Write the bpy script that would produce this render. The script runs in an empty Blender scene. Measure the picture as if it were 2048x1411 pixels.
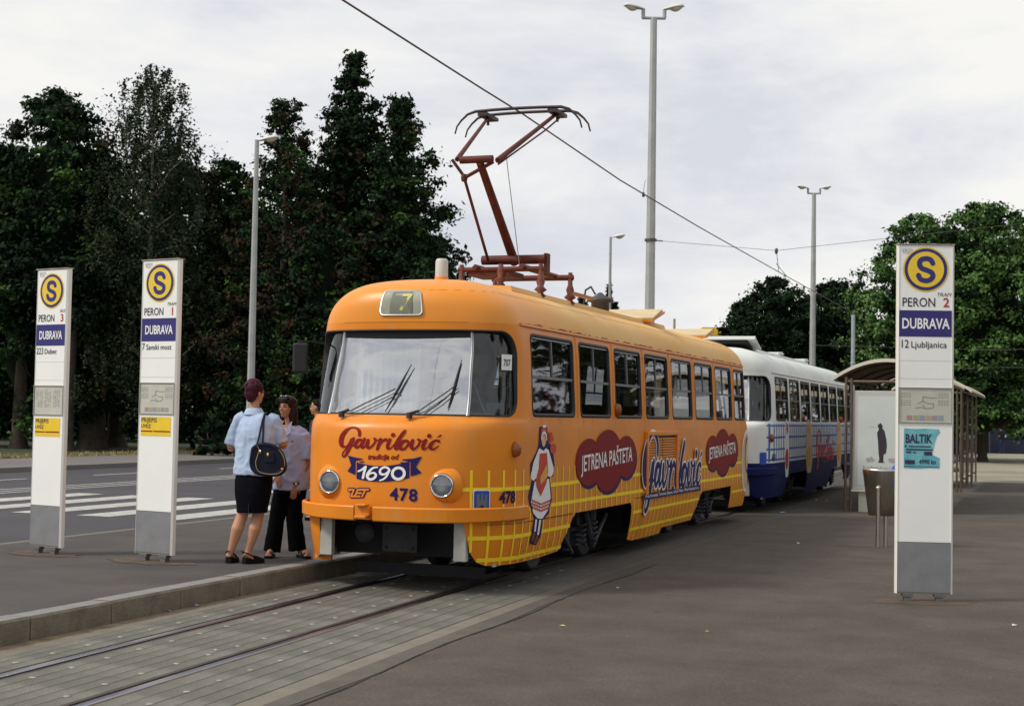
import bpy, bmesh, math, random
import numpy as np
from mathutils import Vector, Matrix, geometry
R = math.radians
random.seed(5)
S = bpy.context.scene
COL = S.collection

# ---------------------------------------------------------------- camera
FPX, EYE = 3000.0, 1.68
TH = math.atan(1081 / FPX); PITCH = math.atan(125.5 / FPX); ROLL = math.atan(.018)
fw = Vector((-math.sin(TH) * math.cos(PITCH), math.cos(TH) * math.cos(PITCH), math.sin(PITCH)))
r0 = Vector((math.cos(TH), math.sin(TH), 0)); u0 = r0.cross(fw)
cr = r0 * math.cos(ROLL) + u0 * math.sin(ROLL)
cu = -r0 * math.sin(ROLL) + u0 * math.cos(ROLL)
cam = bpy.data.cameras.new('camera')
cam_o = bpy.data.objects.new('camera', cam); COL.objects.link(cam_o)
m = Matrix((cr, cu, -fw)).transposed().to_4x4(); m.translation = Vector((0, 0, EYE))
cam_o.matrix_world = m
cam.sensor_width = 36; cam.lens = FPX / 2048 * 36
cam.clip_start = .1; cam.clip_end = 3000
cam.dof.use_dof = True; cam.dof.focus_distance = 15.5; cam.dof.aperture_fstop = 5.0
S.camera = cam_o

def at(px, py, D):
    "point seen at photograph pixel (px, py), D metres ahead of the camera"
    return Vector((0, 0, EYE)) + (fw + cr * ((px - 1024) / FPX) + cu * ((705.5 - py) / FPX)) * D

# ---------------------------------------------------------------- sky and sun
SUN_EL, SUN_AZ = 44.0, 234.0          # azimuth measured clockwise from +Y
W = bpy.data.worlds.new('World'); S.world = W; W.use_nodes = True
nt = W.node_tree; nt.nodes.clear()
def N(t, **k):
    n = nt.nodes.new(t)
    for a, b in k.items(): setattr(n, a, b)
    return n
sky = N('ShaderNodeTexSky', sky_type='NISHITA', sun_disc=False, sun_elevation=R(SUN_EL), sun_rotation=R(SUN_AZ), air_density=1.0, dust_density=2.0)
tc = N('ShaderNodeTexCoord'); mp = N('ShaderNodeMapping'); mp.inputs['Scale'].default_value = (1.0, 1.0, 3.2)
mp.inputs['Location'].default_value = (3.1, 1.7, .4)
nz = N('ShaderNodeTexNoise'); nz.inputs['Scale'].default_value = 2.7; nz.inputs['Detail'].default_value = 9; nz.inputs['Roughness'].default_value = .58; nz.inputs['Distortion'].default_value = .5
nz2 = N('ShaderNodeTexNoise'); nz2.inputs['Scale'].default_value = 5.5; nz2.inputs['Detail'].default_value = 8; nz2.inputs['Roughness'].default_value = .6
rp = N('ShaderNodeValToRGB'); rp.color_ramp.elements[0].position = .41; rp.color_ramp.elements[0].color = (7.25, 7.4, 8.0, 1)
rp.color_ramp.elements[1].position = .58; rp.color_ramp.elements[1].color = (9.9, 9.75, 9.35, 1)
e = rp.color_ramp.elements.new(.5); e.color = (8.8, 8.8, 8.95, 1)
ma = N('ShaderNodeMix', data_type='FLOAT'); ma.inputs[0].default_value = .35
mx = N('ShaderNodeMix', data_type='RGBA'); mx.inputs[0].default_value = .93
bg = N('ShaderNodeBackground'); bg.inputs['Strength'].default_value = .1
wo = N('ShaderNodeOutputWorld')
L = nt.links.new
L(tc.outputs['Generated'], mp.inputs[0]); L(mp.outputs[0], nz.inputs['Vector']); L(mp.outputs[0], nz2.inputs['Vector'])
L(nz.outputs[0], ma.inputs[2]); L(nz2.outputs[0], ma.inputs[3]); L(ma.outputs[0], rp.inputs[0])
L(sky.outputs[0], mx.inputs[6]); L(rp.outputs[0], mx.inputs[7]); L(mx.outputs[2], bg.inputs[0]); L(bg.outputs[0], wo.inputs[0])

sun = bpy.data.lights.new('sun', 'SUN'); sun.energy = 2.6; sun.angle = R(12); sun.color = (1, .93, .82)
sun_o = bpy.data.objects.new('sun', sun); COL.objects.link(sun_o)
az = R(SUN_AZ); el = R(SUN_EL)
to_sun = Vector((math.sin(az) * math.cos(el), math.cos(az) * math.cos(el), math.sin(el)))
sun_o.rotation_euler = to_sun.to_track_quat('Z', 'Y').to_euler(); sun_o.location = (0, 0, 40)
vs = S.view_settings; vs.view_transform = 'Standard'; vs.look = 'None'; vs.gamma = 1; vs.use_curve_mapping = False; vs.exposure = 0.0

# ---------------------------------------------------------------- materials
MATS = {}
def mat(name, col, rough=.6, metal=0, var=.0, vscale=4, bump=0, bscale=40, col2=None, coat=0, spec=.5, rnd=0, stretch=(1, 1, 1), coord='Object', detail=5, streak=0):
    if name in MATS: return MATS[name]
    mt = bpy.data.materials.new(name); mt.use_nodes = True; t = mt.node_tree; b = t.nodes['Principled BSDF']
    b.inputs['Roughness'].default_value = rough; b.inputs['Metallic'].default_value = metal
    b.inputs['Specular IOR Level'].default_value = spec
    b.inputs['Coat Weight'].default_value = coat; b.inputs['Coat Roughness'].default_value = .12
    c = (*col, 1)
    b.inputs['Base Color'].default_value = c
    last = None
    co = t.nodes.new('ShaderNodeTexCoord'); mp = t.nodes.new('ShaderNodeMapping'); mp.inputs['Scale'].default_value = stretch
    t.links.new(co.outputs[coord], mp.inputs[0])
    if var or col2:
        n = t.nodes.new('ShaderNodeTexNoise'); n.inputs['Scale'].default_value = vscale; n.inputs['Detail'].default_value = detail; n.inputs['Roughness'].default_value = .6
        t.links.new(mp.outputs[0], n.inputs['Vector'])
        r = t.nodes.new('ShaderNodeValToRGB'); r.color_ramp.elements[0].position = .32; r.color_ramp.elements[1].position = .68
        d = col2 or tuple(x * (1 - var) for x in col)
        lite = col if col2 else tuple(min(1, x * (1 + var)) for x in col)
        r.color_ramp.elements[0].color = (*d, 1); r.color_ramp.elements[1].color = (*lite, 1)
        t.links.new(n.outputs[0], r.inputs[0]); last = r.outputs[0]
    if rnd:
        oi = t.nodes.new('ShaderNodeObjectInfo'); hs = t.nodes.new('ShaderNodeHueSaturation')
        mr = t.nodes.new('ShaderNodeMapRange'); mr.inputs[3].default_value = 1 - rnd; mr.inputs[4].default_value = 1 + rnd
        t.links.new(oi.outputs['Random'], mr.inputs[0]); t.links.new(mr.outputs[0], hs.inputs['Value'])
        if last: t.links.new(last, hs.inputs['Color'])
        else: hs.inputs['Color'].default_value = c
        last = hs.outputs[0]
    if last: t.links.new(last, b.inputs['Base Color'])
    if bump:
        n2 = t.nodes.new('ShaderNodeTexNoise'); n2.inputs['Scale'].default_value = bscale; n2.inputs['Detail'].default_value = 4
        t.links.new(co.outputs[coord], n2.inputs['Vector'])
        bp = t.nodes.new('ShaderNodeBump'); bp.inputs['Strength'].default_value = bump; bp.inputs['Distance'].default_value = .02
        t.links.new(n2.outputs[0], bp.inputs['Height']); t.links.new(bp.outputs[0], b.inputs['Normal'])
    MATS[name] = mt
    return mt

def glass(name, tint, refl, rough=.02):
    if name in MATS: return MATS[name]
    mt = bpy.data.materials.new(name); mt.use_nodes = True; t = mt.node_tree; t.nodes.clear()
    tr = t.nodes.new('ShaderNodeBsdfTransparent'); tr.inputs[0].default_value = (*tint, 1)
    gl = t.nodes.new('ShaderNodeBsdfGlossy'); gl.inputs['Roughness'].default_value = rough; gl.inputs['Color'].default_value = (.95, .97, 1, 1)
    fr = t.nodes.new('ShaderNodeFresnel'); fr.inputs[0].default_value = 1.5
    ad = t.nodes.new('ShaderNodeMath'); ad.operation = 'ADD'; ad.use_clamp = True; ad.inputs[1].default_value = refl
    mx = t.nodes.new('ShaderNodeMixShader'); o = t.nodes.new('ShaderNodeOutputMaterial')
    t.links.new(fr.outputs[0], ad.inputs[0]); t.links.new(ad.outputs[0], mx.inputs[0])
    t.links.new(tr.outputs[0], mx.inputs[1]); t.links.new(gl.outputs[0], mx.inputs[2]); t.links.new(mx.outputs[0], o.inputs[0])
    MATS[name] = mt
    return mt

# ---------------------------------------------------------------- mesh helpers
class MB:
    def __init__(s): s.v = []; s.f = []; s.sm = []
    def add(s, vs, fs, smooth=False):
        k = len(s.v); s.v += [tuple(v) for v in vs]; s.f += [tuple(i + k for i in f) for f in fs]; s.sm += [smooth] * len(fs); return s
    def box(s, c, size, rot=None, taper=1):
        x, y, z = (q / 2 for q in size); c = Vector(c)
        vs = []
        for k, (a, b, d) in enumerate([(-1,-1,-1),(1,-1,-1),(1,1,-1),(-1,1,-1),(-1,-1,1),(1,-1,1),(1,1,1),(-1,1,1)]):
            q = taper if d > 0 else 1
            p = Vector((a * x * q, b * y * q, d * z))
            if rot is not None: p = rot @ p
            vs.append(c + p)
        return s.add(vs, [(3,2,1,0),(4,5,6,7),(0,1,5,4),(1,2,6,5),(2,3,7,6),(3,0,4,7)])
    def bbox(s, x0, x1, y0, y1, z0, z1): return s.box(((x0+x1)/2, (y0+y1)/2, (z0+z1)/2), (x1-x0, y1-y0, z1-z0))
    def tube(s, path, r, n=10, caps=True, ell=None):
        path = [Vector(p) for p in path]; rs = r if isinstance(r, (list, tuple)) else [r] * len(path)
        rings = []; up = None
        for i, p in enumerate(path):
            t = (path[min(i + 1, len(path) - 1)] - path[max(i - 1, 0)]).normalized()
            if up is None: up = Vector((0, 0, 1)) if abs(t.z) < .9 else Vector((0, 1, 0))
            a = t.cross(up).normalized(); b = a.cross(t).normalized(); up = b
            ex, ey = ell or (1, 1)
            rings.append([p + a * math.cos(2*math.pi*k/n) * rs[i] * ex + b * math.sin(2*math.pi*k/n) * rs[i] * ey for k in range(n)])
        return s.loft(rings, caps)
    def loft(s, rings, caps=True, closed=True, smooth=True):
        n = len(rings[0]); vs = [v for r in rings for v in r]; fs = []
        for i in range(len(rings) - 1):
            for k in range(n if closed else n - 1):
                k2 = (k + 1) % n
                fs.append((i*n+k, i*n+k2, (i+1)*n+k2, (i+1)*n+k))
        s.add(vs, fs, smooth)
        if caps:
            s.add(rings[0], [tuple(reversed(range(n)))]); s.add(rings[-1], [tuple(range(n))])
        return s
    def lathe(s, prof, c=(0, 0, 0), n=20, axis='z', caps=True):
        rings = []
        for r, h in prof:
            ring = []
            for k in range(n):
                a = 2 * math.pi * k / n; x, y = r * math.cos(a), r * math.sin(a)
                ring.append(Vector(c) + (Vector((x, y, h)) if axis == 'z' else Vector((x, -h, y)) if axis == 'y' else Vector((h, x, y))))
            rings.append(ring)
        return s.loft(rings, caps)
    def prism(s, poly, z0, z1, f=lambda p, z: (p[0], p[1], z)):
        n = len(poly)
        vs = [f(p, z0) for p in poly] + [f(p, z1) for p in poly]
        fs = [tuple(reversed(range(n))), tuple(range(n, 2 * n))] + [(k, (k+1) % n, n + (k+1) % n, n + k) for k in range(n)]
        return s.add(vs, fs)
    def sheet(s, x0, x1, y0, y1, z): return s.add([(x0,y0,z),(x1,y0,z),(x1,y1,z),(x0,y1,z)], [(0,1,2,3)])
    def mesh(s, name):
        me = bpy.data.meshes.new(name); me.from_pydata(s.v, [], s.f); me.polygons.foreach_set('use_smooth', s.sm); me.update(); return me
    def build(s, name, m, parent=None, bevel=0):
        return put(name, s.mesh(name), m, parent, bevel)

def put(name, me, m, parent=None, bevel=0):
    ob = bpy.data.objects.new(name, me); COL.objects.link(ob)
    if m is not None and not me.materials: me.materials.append(m)
    if parent is not None: ob.parent = parent
    if bevel:
        b = ob.modifiers.new('bevel', 'BEVEL'); b.width = bevel; b.segments = 2; b.limit_method = 'ANGLE'; b.angle_limit = R(40)
    return ob
def tag(o, label=None, cat=None, group=None, kind=None):
    if label: o['label'] = label
    if cat: o['category'] = cat
    if group: o['group'] = group
    if kind: o['kind'] = kind
    return o
def thing(name, label, cat, loc=(0, 0, 0), rz=0, group=None):
    o = bpy.data.objects.new(name, None); COL.objects.link(o); o.location = loc; o.rotation_euler = (0, 0, rz); o.empty_display_size = .1
    return tag(o, label, cat, group)
def copy_tree(o, parent=None):
    c = o.copy(); COL.objects.link(c)
    if parent is not None: c.parent = parent
    for ch in o.children: copy_tree(ch, c)
    return c

# flat shapes as marching squares over a distance field (numpy)
def seg_field(X, Y, pts):
    "pts: (x, y, r); negative inside"
    d = np.full(X.shape, 1e9)
    for (x0, y0, a), (x1, y1, b) in zip(pts[:-1], pts[1:]):
        vx, vy = x1 - x0, y1 - y0; q = vx*vx + vy*vy + 1e-12
        t = np.clip(((X - x0) * vx + (Y - y0) * vy) / q, 0, 1)
        d = np.minimum(d, np.hypot(X - x0 - t*vx, Y - y0 - t*vy) - (a + (b - a) * t))
    return d
def smooth_pts(pts, k=5):
    "Catmull-Rom through points of any dimension"
    P = [pts[0]] + list(pts) + [pts[-1]]; out = []
    for i in range(1, len(P) - 2):
        a, b, c, d = (np.array(P[j], float) for j in (i-1, i, i+1, i+2))
        for q in range(k):
            t = q / k
            out.append(tuple(.5 * (2*b + (c-a)*t + (2*a-5*b+4*c-d)*t*t + (3*b-a-3*c+d)*t**3)))
    out.append(tuple(pts[-1])); return out
def poly_field(X, Y, poly):
    d = np.full(X.shape, 1e9); ins = np.zeros(X.shape, bool); n = len(poly)
    for i in range(n):
        x0, y0 = poly[i]; x1, y1 = poly[(i + 1) % n]
        vx, vy = x1 - x0, y1 - y0; t = np.clip(((X-x0)*vx + (Y-y0)*vy) / (vx*vx + vy*vy + 1e-12), 0, 1)
        d = np.minimum(d, np.hypot(X-x0-t*vx, Y-y0-t*vy))
        cnd = ((y0 > Y) != (y1 > Y)) & (X < (x1-x0) * (Y-y0) / ((y1-y0) if y1 != y0 else 1e-12) + x0)
        ins ^= cnd
    return np.where(ins, -d, d)
def ell_field(X, Y, cx, cy, rx, ry):
    return (np.hypot((X-cx)/rx, (Y-cy)/ry) - 1) * min(rx, ry)
def march(field, x0, x1, y0, y1, res):
    nx = max(2, int((x1-x0)/res)+1); ny = max(2, int((y1-y0)/res)+1)
    xs = np.linspace(x0, x1, nx); ys = np.linspace(y0, y1, ny); X, Y = np.meshgrid(xs, ys)
    F = field(X, Y); V = []; Fc = []; idx = {}
    def vert(key, x, y):
        if key not in idx: idx[key] = len(V); V.append((x, y))
        return idx[key]
    neg = F < 0
    anyc = neg[:-1,:-1] | neg[1:,:-1] | neg[:-1,1:] | neg[1:,1:]
    for j, i in zip(*np.nonzero(anyc)):
        cs = [(j, i), (j, i+1), (j+1, i+1), (j+1, i)]; poly = []
        for k in range(4):
            a, b = cs[k], cs[(k+1) % 4]; fa, fb = F[a], F[b]
            if fa < 0: poly.append(vert(a, xs[a[1]], ys[a[0]]))
            if (fa < 0) != (fb < 0):
                t = fa / (fa - fb); key = (min(a, b), max(a, b))
                poly.append(vert(key, xs[a[1]] + (xs[b[1]]-xs[a[1]])*t, ys[a[0]] + (ys[b[0]]-ys[a[0]])*t))
        if len(poly) > 2: Fc.append(tuple(poly))
    return V, Fc
_tcache = {}
def text2d(txt, h, align='CENTER', bold=0, xs=1, shear=0, step=None, font_space=1):
    "flat glyph mesh, cap height h, origin at the baseline"
    cu = bpy.data.curves.new('t', 'FONT'); cu.body = txt; cu.size = 1; cu.align_x = align; cu.shear = shear; cu.offset = bold; cu.space_character = font_space
    cu.resolution_u = 3
    ob = bpy.data.objects.new('t', cu); COL.objects.link(ob)
    dg = bpy.context.evaluated_depsgraph_get(); me = bpy.data.meshes.new_from_object(ob.evaluated_get(dg))
    bm = bmesh.new(); bm.from_mesh(me)
    if 'cap' not in _tcache:
        _tcache['cap'] = .729
        hv, _ = text2d('H', .729); _tcache['cap'] = max(b_ for _, b_ in hv)
    k = h / _tcache['cap']
    for v in bm.verts: v.co = Vector((v.co.x * k * xs, v.co.y * k, 0))
    if step and bm.verts:
        a = min(v.co.x for v in bm.verts); b = max(v.co.x for v in bm.verts); x = a + step
        while x < b:
            bmesh.ops.bisect_plane(bm, geom=bm.verts[:] + bm.edges[:] + bm.faces[:], plane_co=(x, 0, 0), plane_no=(1, 0, 0)); x += step
    bm.verts.index_update()
    V = [(v.co.x, v.co.y) for v in bm.verts]; F = [tuple(v.index for v in f.verts) for f in bm.faces]
    bm.free(); bpy.data.objects.remove(ob); bpy.data.curves.remove(cu); bpy.data.meshes.remove(me)
    return V, F
def rrect(u0, u1, v0, v1, r, n=5):
    rs = r if isinstance(r, (tuple, list)) else (r,) * 4   # bl, br, tr, tl
    out = []
    for (cx, cy, a0, rr) in ((u0+rs[0], v0+rs[0], 180, rs[0]), (u1-rs[1], v0+rs[1], 270, rs[1]), (u1-rs[2], v1-rs[2], 0, rs[2]), (u0+rs[3], v1-rs[3], 90, rs[3])):
        for k in range(n + 1):
            a = R(a0 + 90 * k / n); out.append((cx + rr * math.cos(a), cy + rr * math.sin(a)))
    return out
def densify(poly, step, closed=True):
    out = []; n = len(poly)
    for i in range(n if closed else n - 1):
        a, b = Vector(poly[i]), Vector(poly[(i+1) % n]); k = max(1, int(math.ceil((b-a).length / step)))
        for q in range(k): out.append(tuple(a.lerp(b, q / k)))
    if not closed: out.append(tuple(poly[-1]))
    return out
def np_inside(poly, X, Y): return poly_field(np.asarray(X), np.asarray(Y), poly) < 0
def cdt(outer, holes, du, dv, step=.06, extra=None):
    "triangulate a polygon with holes in the (u, v) plane, with inner grid points"
    loops = [densify(outer, step)] + [densify(h, step) for h in holes]
    V = []; Ed = []
    for lp in loops:
        k = len(V); V += lp; Ed += [(k+i, k+(i+1) % len(lp)) for i in range(len(lp))]
    us = [p[0] for p in loops[0]]; vs = [p[1] for p in loops[0]]
    if extra is not None: gx, gy = extra
    else: gx = np.arange(min(us)+du/2, max(us), du); gy = np.arange(min(vs)+dv/2, max(vs), dv)
    X, Y = np.meshgrid(gx, gy); X = X.ravel(); Y = Y.ravel()
    ok = poly_field(X, Y, loops[0]) < -step*.35
    for h in loops[1:]: ok &= poly_field(X, Y, h) > step*.35
    V += [(float(a), float(b)) for a, b in zip(X[ok], Y[ok])]
    r = geometry.delaunay_2d_cdt([Vector(p) for p in V], Ed, [], 0, 1e-5)
    V2 = [tuple(v) for v in r[0]]; F = r[2]
    cx = np.array([sum(V2[i][0] for i in f)/3 for f in F]); cy = np.array([sum(V2[i][1] for i in f)/3 for f in F])
    ok = poly_field(cx, cy, loops[0]) < 0
    for h in loops[1:]: ok &= poly_field(cx, cy, h) > 0
    F = [f for f, k in zip(F, ok) if k]
    out = []
    for f in F:
        a, b, c = (V2[i] for i in f[:3])
        out.append(tuple(f) if (b[0]-a[0])*(c[1]-a[1]) - (b[1]-a[1])*(c[0]-a[0]) > 0 else tuple(reversed(f)))
    return V2, out
# ================================================================ THE SETTING: ground, track, road
def trk(y):
    "x of the track centre line; the track bends slightly ahead of the tram"
    t = max(0, min(1.4, (15.5 - y) / 8)); return -5.9 + .22 * t ** 1.3
M_asph = mat('asphalt_platform', (.086, .070, .055), .9, col2=(.056, .045, .036), vscale=1.4, bump=.35, bscale=90, stretch=(1, 1, 1), detail=9)
def add_grain(mt, scale=140, lo=.82, hi=1.16, big=.35):
    t = mt.node_tree; b = t.nodes['Principled BSDF']; lk = b.inputs['Base Color'].links
    src = lk[0].from_socket if lk else None
    co = t.nodes.new('ShaderNodeTexCoord')
    prev = src
    for sc, a, c in ((scale, lo, hi), (big, .91, 1.08)):
        n = t.nodes.new('ShaderNodeTexNoise'); n.inputs['Scale'].default_value = sc; n.inputs['Detail'].default_value = 3
        t.links.new(co.outputs['Object'], n.inputs['Vector'])
        mr = t.nodes.new('ShaderNodeMapRange'); mr.inputs[1].default_value = .3; mr.inputs[2].default_value = .7; mr.inputs[3].default_value = a; mr.inputs[4].default_value = c
        t.links.new(n.outputs[0], mr.inputs[0])
        mu = t.nodes.new('ShaderNodeMix'); mu.data_type = 'RGBA'; mu.blend_type = 'MULTIPLY'; mu.inputs[0].default_value = 1
        if prev: t.links.new(prev, mu.inputs[6])
        else: mu.inputs[6].default_value = b.inputs['Base Color'].default_value
        t.links.new(mr.outputs[0], mu.inputs[7]); prev = mu.outputs[2]
    t.links.new(prev, b.inputs['Base Color'])
add_grain(M_asph); add_grain(M_asph, 38, .74, 1.28, 7)
def spots(mt, scale=1.6, size=.035, col=(.02, .017, .015)):
    "small dark gum and oil spots of irregular size"
    t = mt.node_tree; b = t.nodes['Principled BSDF']; src = b.inputs['Base Color'].links[0].from_socket
    co = t.nodes.new('ShaderNodeTexCoord'); v = t.nodes.new('ShaderNodeTexVoronoi'); v.inputs['Scale'].default_value = scale
    n = t.nodes.new('ShaderNodeTexNoise'); n.inputs['Scale'].default_value = 9; vm = t.nodes.new('ShaderNodeVectorMath'); vm.operation = 'MULTIPLY_ADD'; vm.inputs[1].default_value = (.08, .08, 0)
    t.links.new(co.outputs['Object'], n.inputs['Vector']); t.links.new(n.outputs['Color'], vm.inputs[0]); t.links.new(co.outputs['Object'], vm.inputs[2]); t.links.new(vm.outputs[0], v.inputs['Vector'])
    sz = t.nodes.new('ShaderNodeSeparateColor'); t.links.new(v.outputs['Color'], sz.inputs[0])
    mu = t.nodes.new('ShaderNodeMath'); mu.operation = 'MULTIPLY'; mu.inputs[1].default_value = size*scale*1.3; t.links.new(sz.outputs[0], mu.inputs[0])
    lt = t.nodes.new('ShaderNodeMath'); lt.operation = 'LESS_THAN'; t.links.new(v.outputs['Distance'], lt.inputs[0]); t.links.new(mu.outputs[0], lt.inputs[1])
    h = t.nodes.new('ShaderNodeMath'); h.operation = 'MULTIPLY'; h.inputs[1].default_value = .55; t.links.new(lt.outputs[0], h.inputs[0])
    mx = t.nodes.new('ShaderNodeMix'); mx.data_type = 'RGBA'; mx.inputs[7].default_value = (*col, 1); t.links.new(h.outputs[0], mx.inputs[0]); t.links.new(src, mx.inputs[6]); t.links.new(mx.outputs[2], b.inputs['Base Color'])
spots(M_asph); spots(M_asph, 3.3, .012, (.22, .2, .17))
M_asph2 = mat('asphalt_left_platform', (.078, .067, .064), .9, col2=(.048, .043, .042), vscale=1.3, bump=.35, bscale=90, detail=9); add_grain(M_asph2)
M_road = mat('road_asphalt', (.058, .055, .064), .85, col2=(.040, .038, .046), vscale=.6, bump=.2, bscale=70); add_grain(M_road)
M_conc = mat('slab_concrete', (.138, .133, .114), .85, var=.25, vscale=3, bump=.6, bscale=60, rnd=.03); add_grain(M_conc, 90, .85, 1.12, 1.3)
M_kerb = mat('kerb_concrete', (.22, .19, .14), .9, col2=(.115, .098, .072), vscale=5, bump=.5, bscale=50, rnd=.12)
M_kerbtop = mat('kerb_top', (.21, .205, .20), .85, var=.15, vscale=6, bump=.3, bscale=60, rnd=.06)
M_pale = mat('pale_concrete', (.165, .15, .118), .85, var=.12, vscale=3, bump=.3, bscale=60); add_grain(M_pale)
M_yard = mat('far_paving', (.26, .24, .18), .9, var=.14, vscale=.35); add_grain(M_yard, 12)
M_paint = mat('road_paint', (.46, .46, .43), .8, var=.22, vscale=5); add_grain(M_paint, 30, .7, 1.1)
M_grass = mat('grass_ground', (.045, .065, .022), .95, col2=(.022, .034, .013), vscale=.5); add_grain(M_grass, 8, .7, 1.3)
def darken_along(mt, col=(.058, .047, .039), y0=11.6, y1=17.5):
    "dark brown tone blended over the concrete further along the stop"
    t = mt.node_tree; b = t.nodes['Principled BSDF']; src = b.inputs['Base Color'].links[0].from_socket
    g = t.nodes.new('ShaderNodeNewGeometry'); s = t.nodes.new('ShaderNodeSeparateXYZ'); t.links.new(g.outputs['Position'], s.inputs[0])
    n = t.nodes.new('ShaderNodeTexNoise'); n.inputs['Scale'].default_value = 1.7; n.inputs['Detail'].default_value = 8; t.links.new(g.outputs['Position'], n.inputs['Vector'])
    m1 = t.nodes.new('ShaderNodeMath'); m1.operation = 'MULTIPLY_ADD'; m1.inputs[1].default_value = 5.0; t.links.new(n.outputs[0], m1.inputs[0]); t.links.new(s.outputs[1], m1.inputs[2])
    mr = t.nodes.new('ShaderNodeMapRange'); mr.interpolation_type = 'SMOOTHSTEP'; mr.inputs[1].default_value = y0 + 2; mr.inputs[2].default_value = y1 + 2; mr.inputs[4].default_value = .93; t.links.new(m1.outputs[0], mr.inputs[0])
    mx = t.nodes.new('ShaderNodeMix'); mx.data_type = 'RGBA'; mx.inputs[7].default_value = (*col, 1); t.links.new(mr.outputs[0], mx.inputs[0]); t.links.new(src, mx.inputs[6]); t.links.new(mx.outputs[2], b.inputs['Base Color'])
darken_along(M_conc); 
M_dirt = mat('dirt', (.13, .09, .05), .95, var=.3, vscale=8, bump=.5)
M_rail = mat('rail_steel', (.33, .34, .38), .28, 1, var=.15, vscale=3, stretch=(1, .05, 1))
M_railside = mat('rail_side', (.07, .05, .045), .7, .3, var=.3)
M_groove = mat('groove_dark', (.015, .013, .012), .95)

g = MB().sheet(-900, 900, -60, 2400, -.16).build('ground', M_grass); tag(g, kind='structure')
# bed below the track
o = MB().sheet(-7.3, -4.0, -3, 70, -.06).build('track_bed', M_groove); tag(o, kind='structure')
M_band = mat('band_concrete', (.165, .15, .118), .85, var=.15, vscale=3, bump=.3, bscale=60); add_grain(M_band); darken_along(M_band)
track = MB().bbox(-7.0, -6.999, -2, -1.99, -.06, -.05)
# right hand platform, flush with the rails
def strip(name, xa, xb, y0, y1, z, m, step=.5, parent=None, th=.05):
    b = MB(); y = y0; rows = []
    while y < y1 + 1e-6:
        rows.append(y); y += step if y < 17 else 4
    rows.append(y1)
    rings = [[(xa(y), y, z-th), (xb(y), y, z-th), (xb(y), y, z), (xa(y), y, z)] for y in rows]
    b.loft(rings, True, True, False)
    return b.build(name, m, parent)
cx = lambda k: (lambda y: trk(y) + k)
track = strip('tram_track', cx(1.285), cx(1.435), 2, 70, -.002, M_band, th=.055)     # smooth pale concrete band beside the slabs
tag(track, kind='structure')
strip('concrete_edging', cx(-1.04), cx(-.93), 2, 70, -.003, M_pale, parent=track)
pl = strip('platform', cx(1.44), lambda y: 60, -12, 46, 0, M_asph, th=.12); tag(pl, kind='structure')
M_patch = mat('asphalt_band', (.092, .083, .070), .9, var=.15, vscale=4, bump=.3, bscale=90); add_grain(M_patch); darken_along(M_patch, y0=10)
o = strip('repair_band', cx(1.445), lambda y: trk(y) + 1.61 + .02 * math.sin(y * 2.3), 2, 17, .004, M_patch, th=.003, parent=pl)
cr_ = MB()
for k in range(70):
    y = 5 + k * .17; x = trk(y) + 1.625 + .03 * math.sin(y * 1.7) + random.uniform(-.006, .006)
    x2 = trk(y + .17) + 1.625 + .03 * math.sin((y+.17) * 1.7)
    w = random.uniform(.004, .011)
    cr_.add([(x-w, y, .0045), (x+w, y, .0045), (x2+w, y+.165, .0045), (x2-w, y+.165, .0045)], [(0, 1, 2, 3)])
cr_.build('crack', M_groove, pl)
# rails: head, groove and guard lip
for sx in (-1, 1):
    b = MB(); rows = [2 + .4*k for k in range(40)] + [18 + 4*k for k in range(14)]
    prof_h = [(-.03, -.05), (.028, -.05), (.03, -.004), (.022, .004), (-.022, .004), (-.03, -.002)]
    b.loft([[(trk(y) + sx*.5 + px*1, y, pz) for px, pz in prof_h] for y in rows], True, True, False)
    rail = b.build('rail', M_rail, track)
    b = MB(); c = -sx * .085
    b.loft([[(trk(y)+sx*.5+c-.014, y, -.05), (trk(y)+sx*.5+c+.014, y, -.05), (trk(y)+sx*.5+c+.014, y, -.002), (trk(y)+sx*.5+c-.014, y, -.002)] for y in rows], True, True, False)
    b.build('guard_lip', M_railside, rail)
    b = MB(); c = sx * .045
    b.loft([[(trk(y)+sx*.5+c-.012, y, -.05), (trk(y)+sx*.5+c+.012, y, -.05), (trk(y)+sx*.5+c+.012, y, -.007), (trk(y)+sx*.5+c-.012, y, -.007)] for y in rows], True, True, False)
    b.build('joint_sealant', M_dirt, rail)
# concrete slabs in rows, one object each
slab_mesh = {}
def slab(w, L):
    k = (round(w, 3), round(L, 3))
    if k not in slab_mesh:
        b = MB(); x, y, c = w/2 - .0035, L/2 - .0008, .0025
        b.add([(-x,-y,-.05),(x,-y,-.05),(x,y,-.05),(-x,y,-.05),(-x,-y,-c),(x,-y,-c),(x,y,-c),(-x,y,-c),(-x+c,-y,0),(x-c,-y,0),(x-c,y,0),(-x+c,y,0)],
              [(0,1,5,4),(1,2,6,5),(2,3,7,6),(3,0,4,7),(4,5,9,8),(5,6,10,9),(6,7,11,10),(7,4,8,11),(8,9,10,11)])
        me = b.mesh('paving_slab'); me.materials.append(M_conc); slab_mesh[k] = me
    return slab_mesh[k]
rows_in = [(-.345 + .1335*k + .06, .1335) for k in range(6)]
rows_in = [(-.40 + .1333*(k+.5) - .0, .1333) for k in range(6)]
rows_l = [(-.565 - .12*(k+.5), .12) for k in range(3)]
rows_r = [(.565 + .1425*(k+.5), .1425) for k in range(5)]
far = MB()
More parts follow.
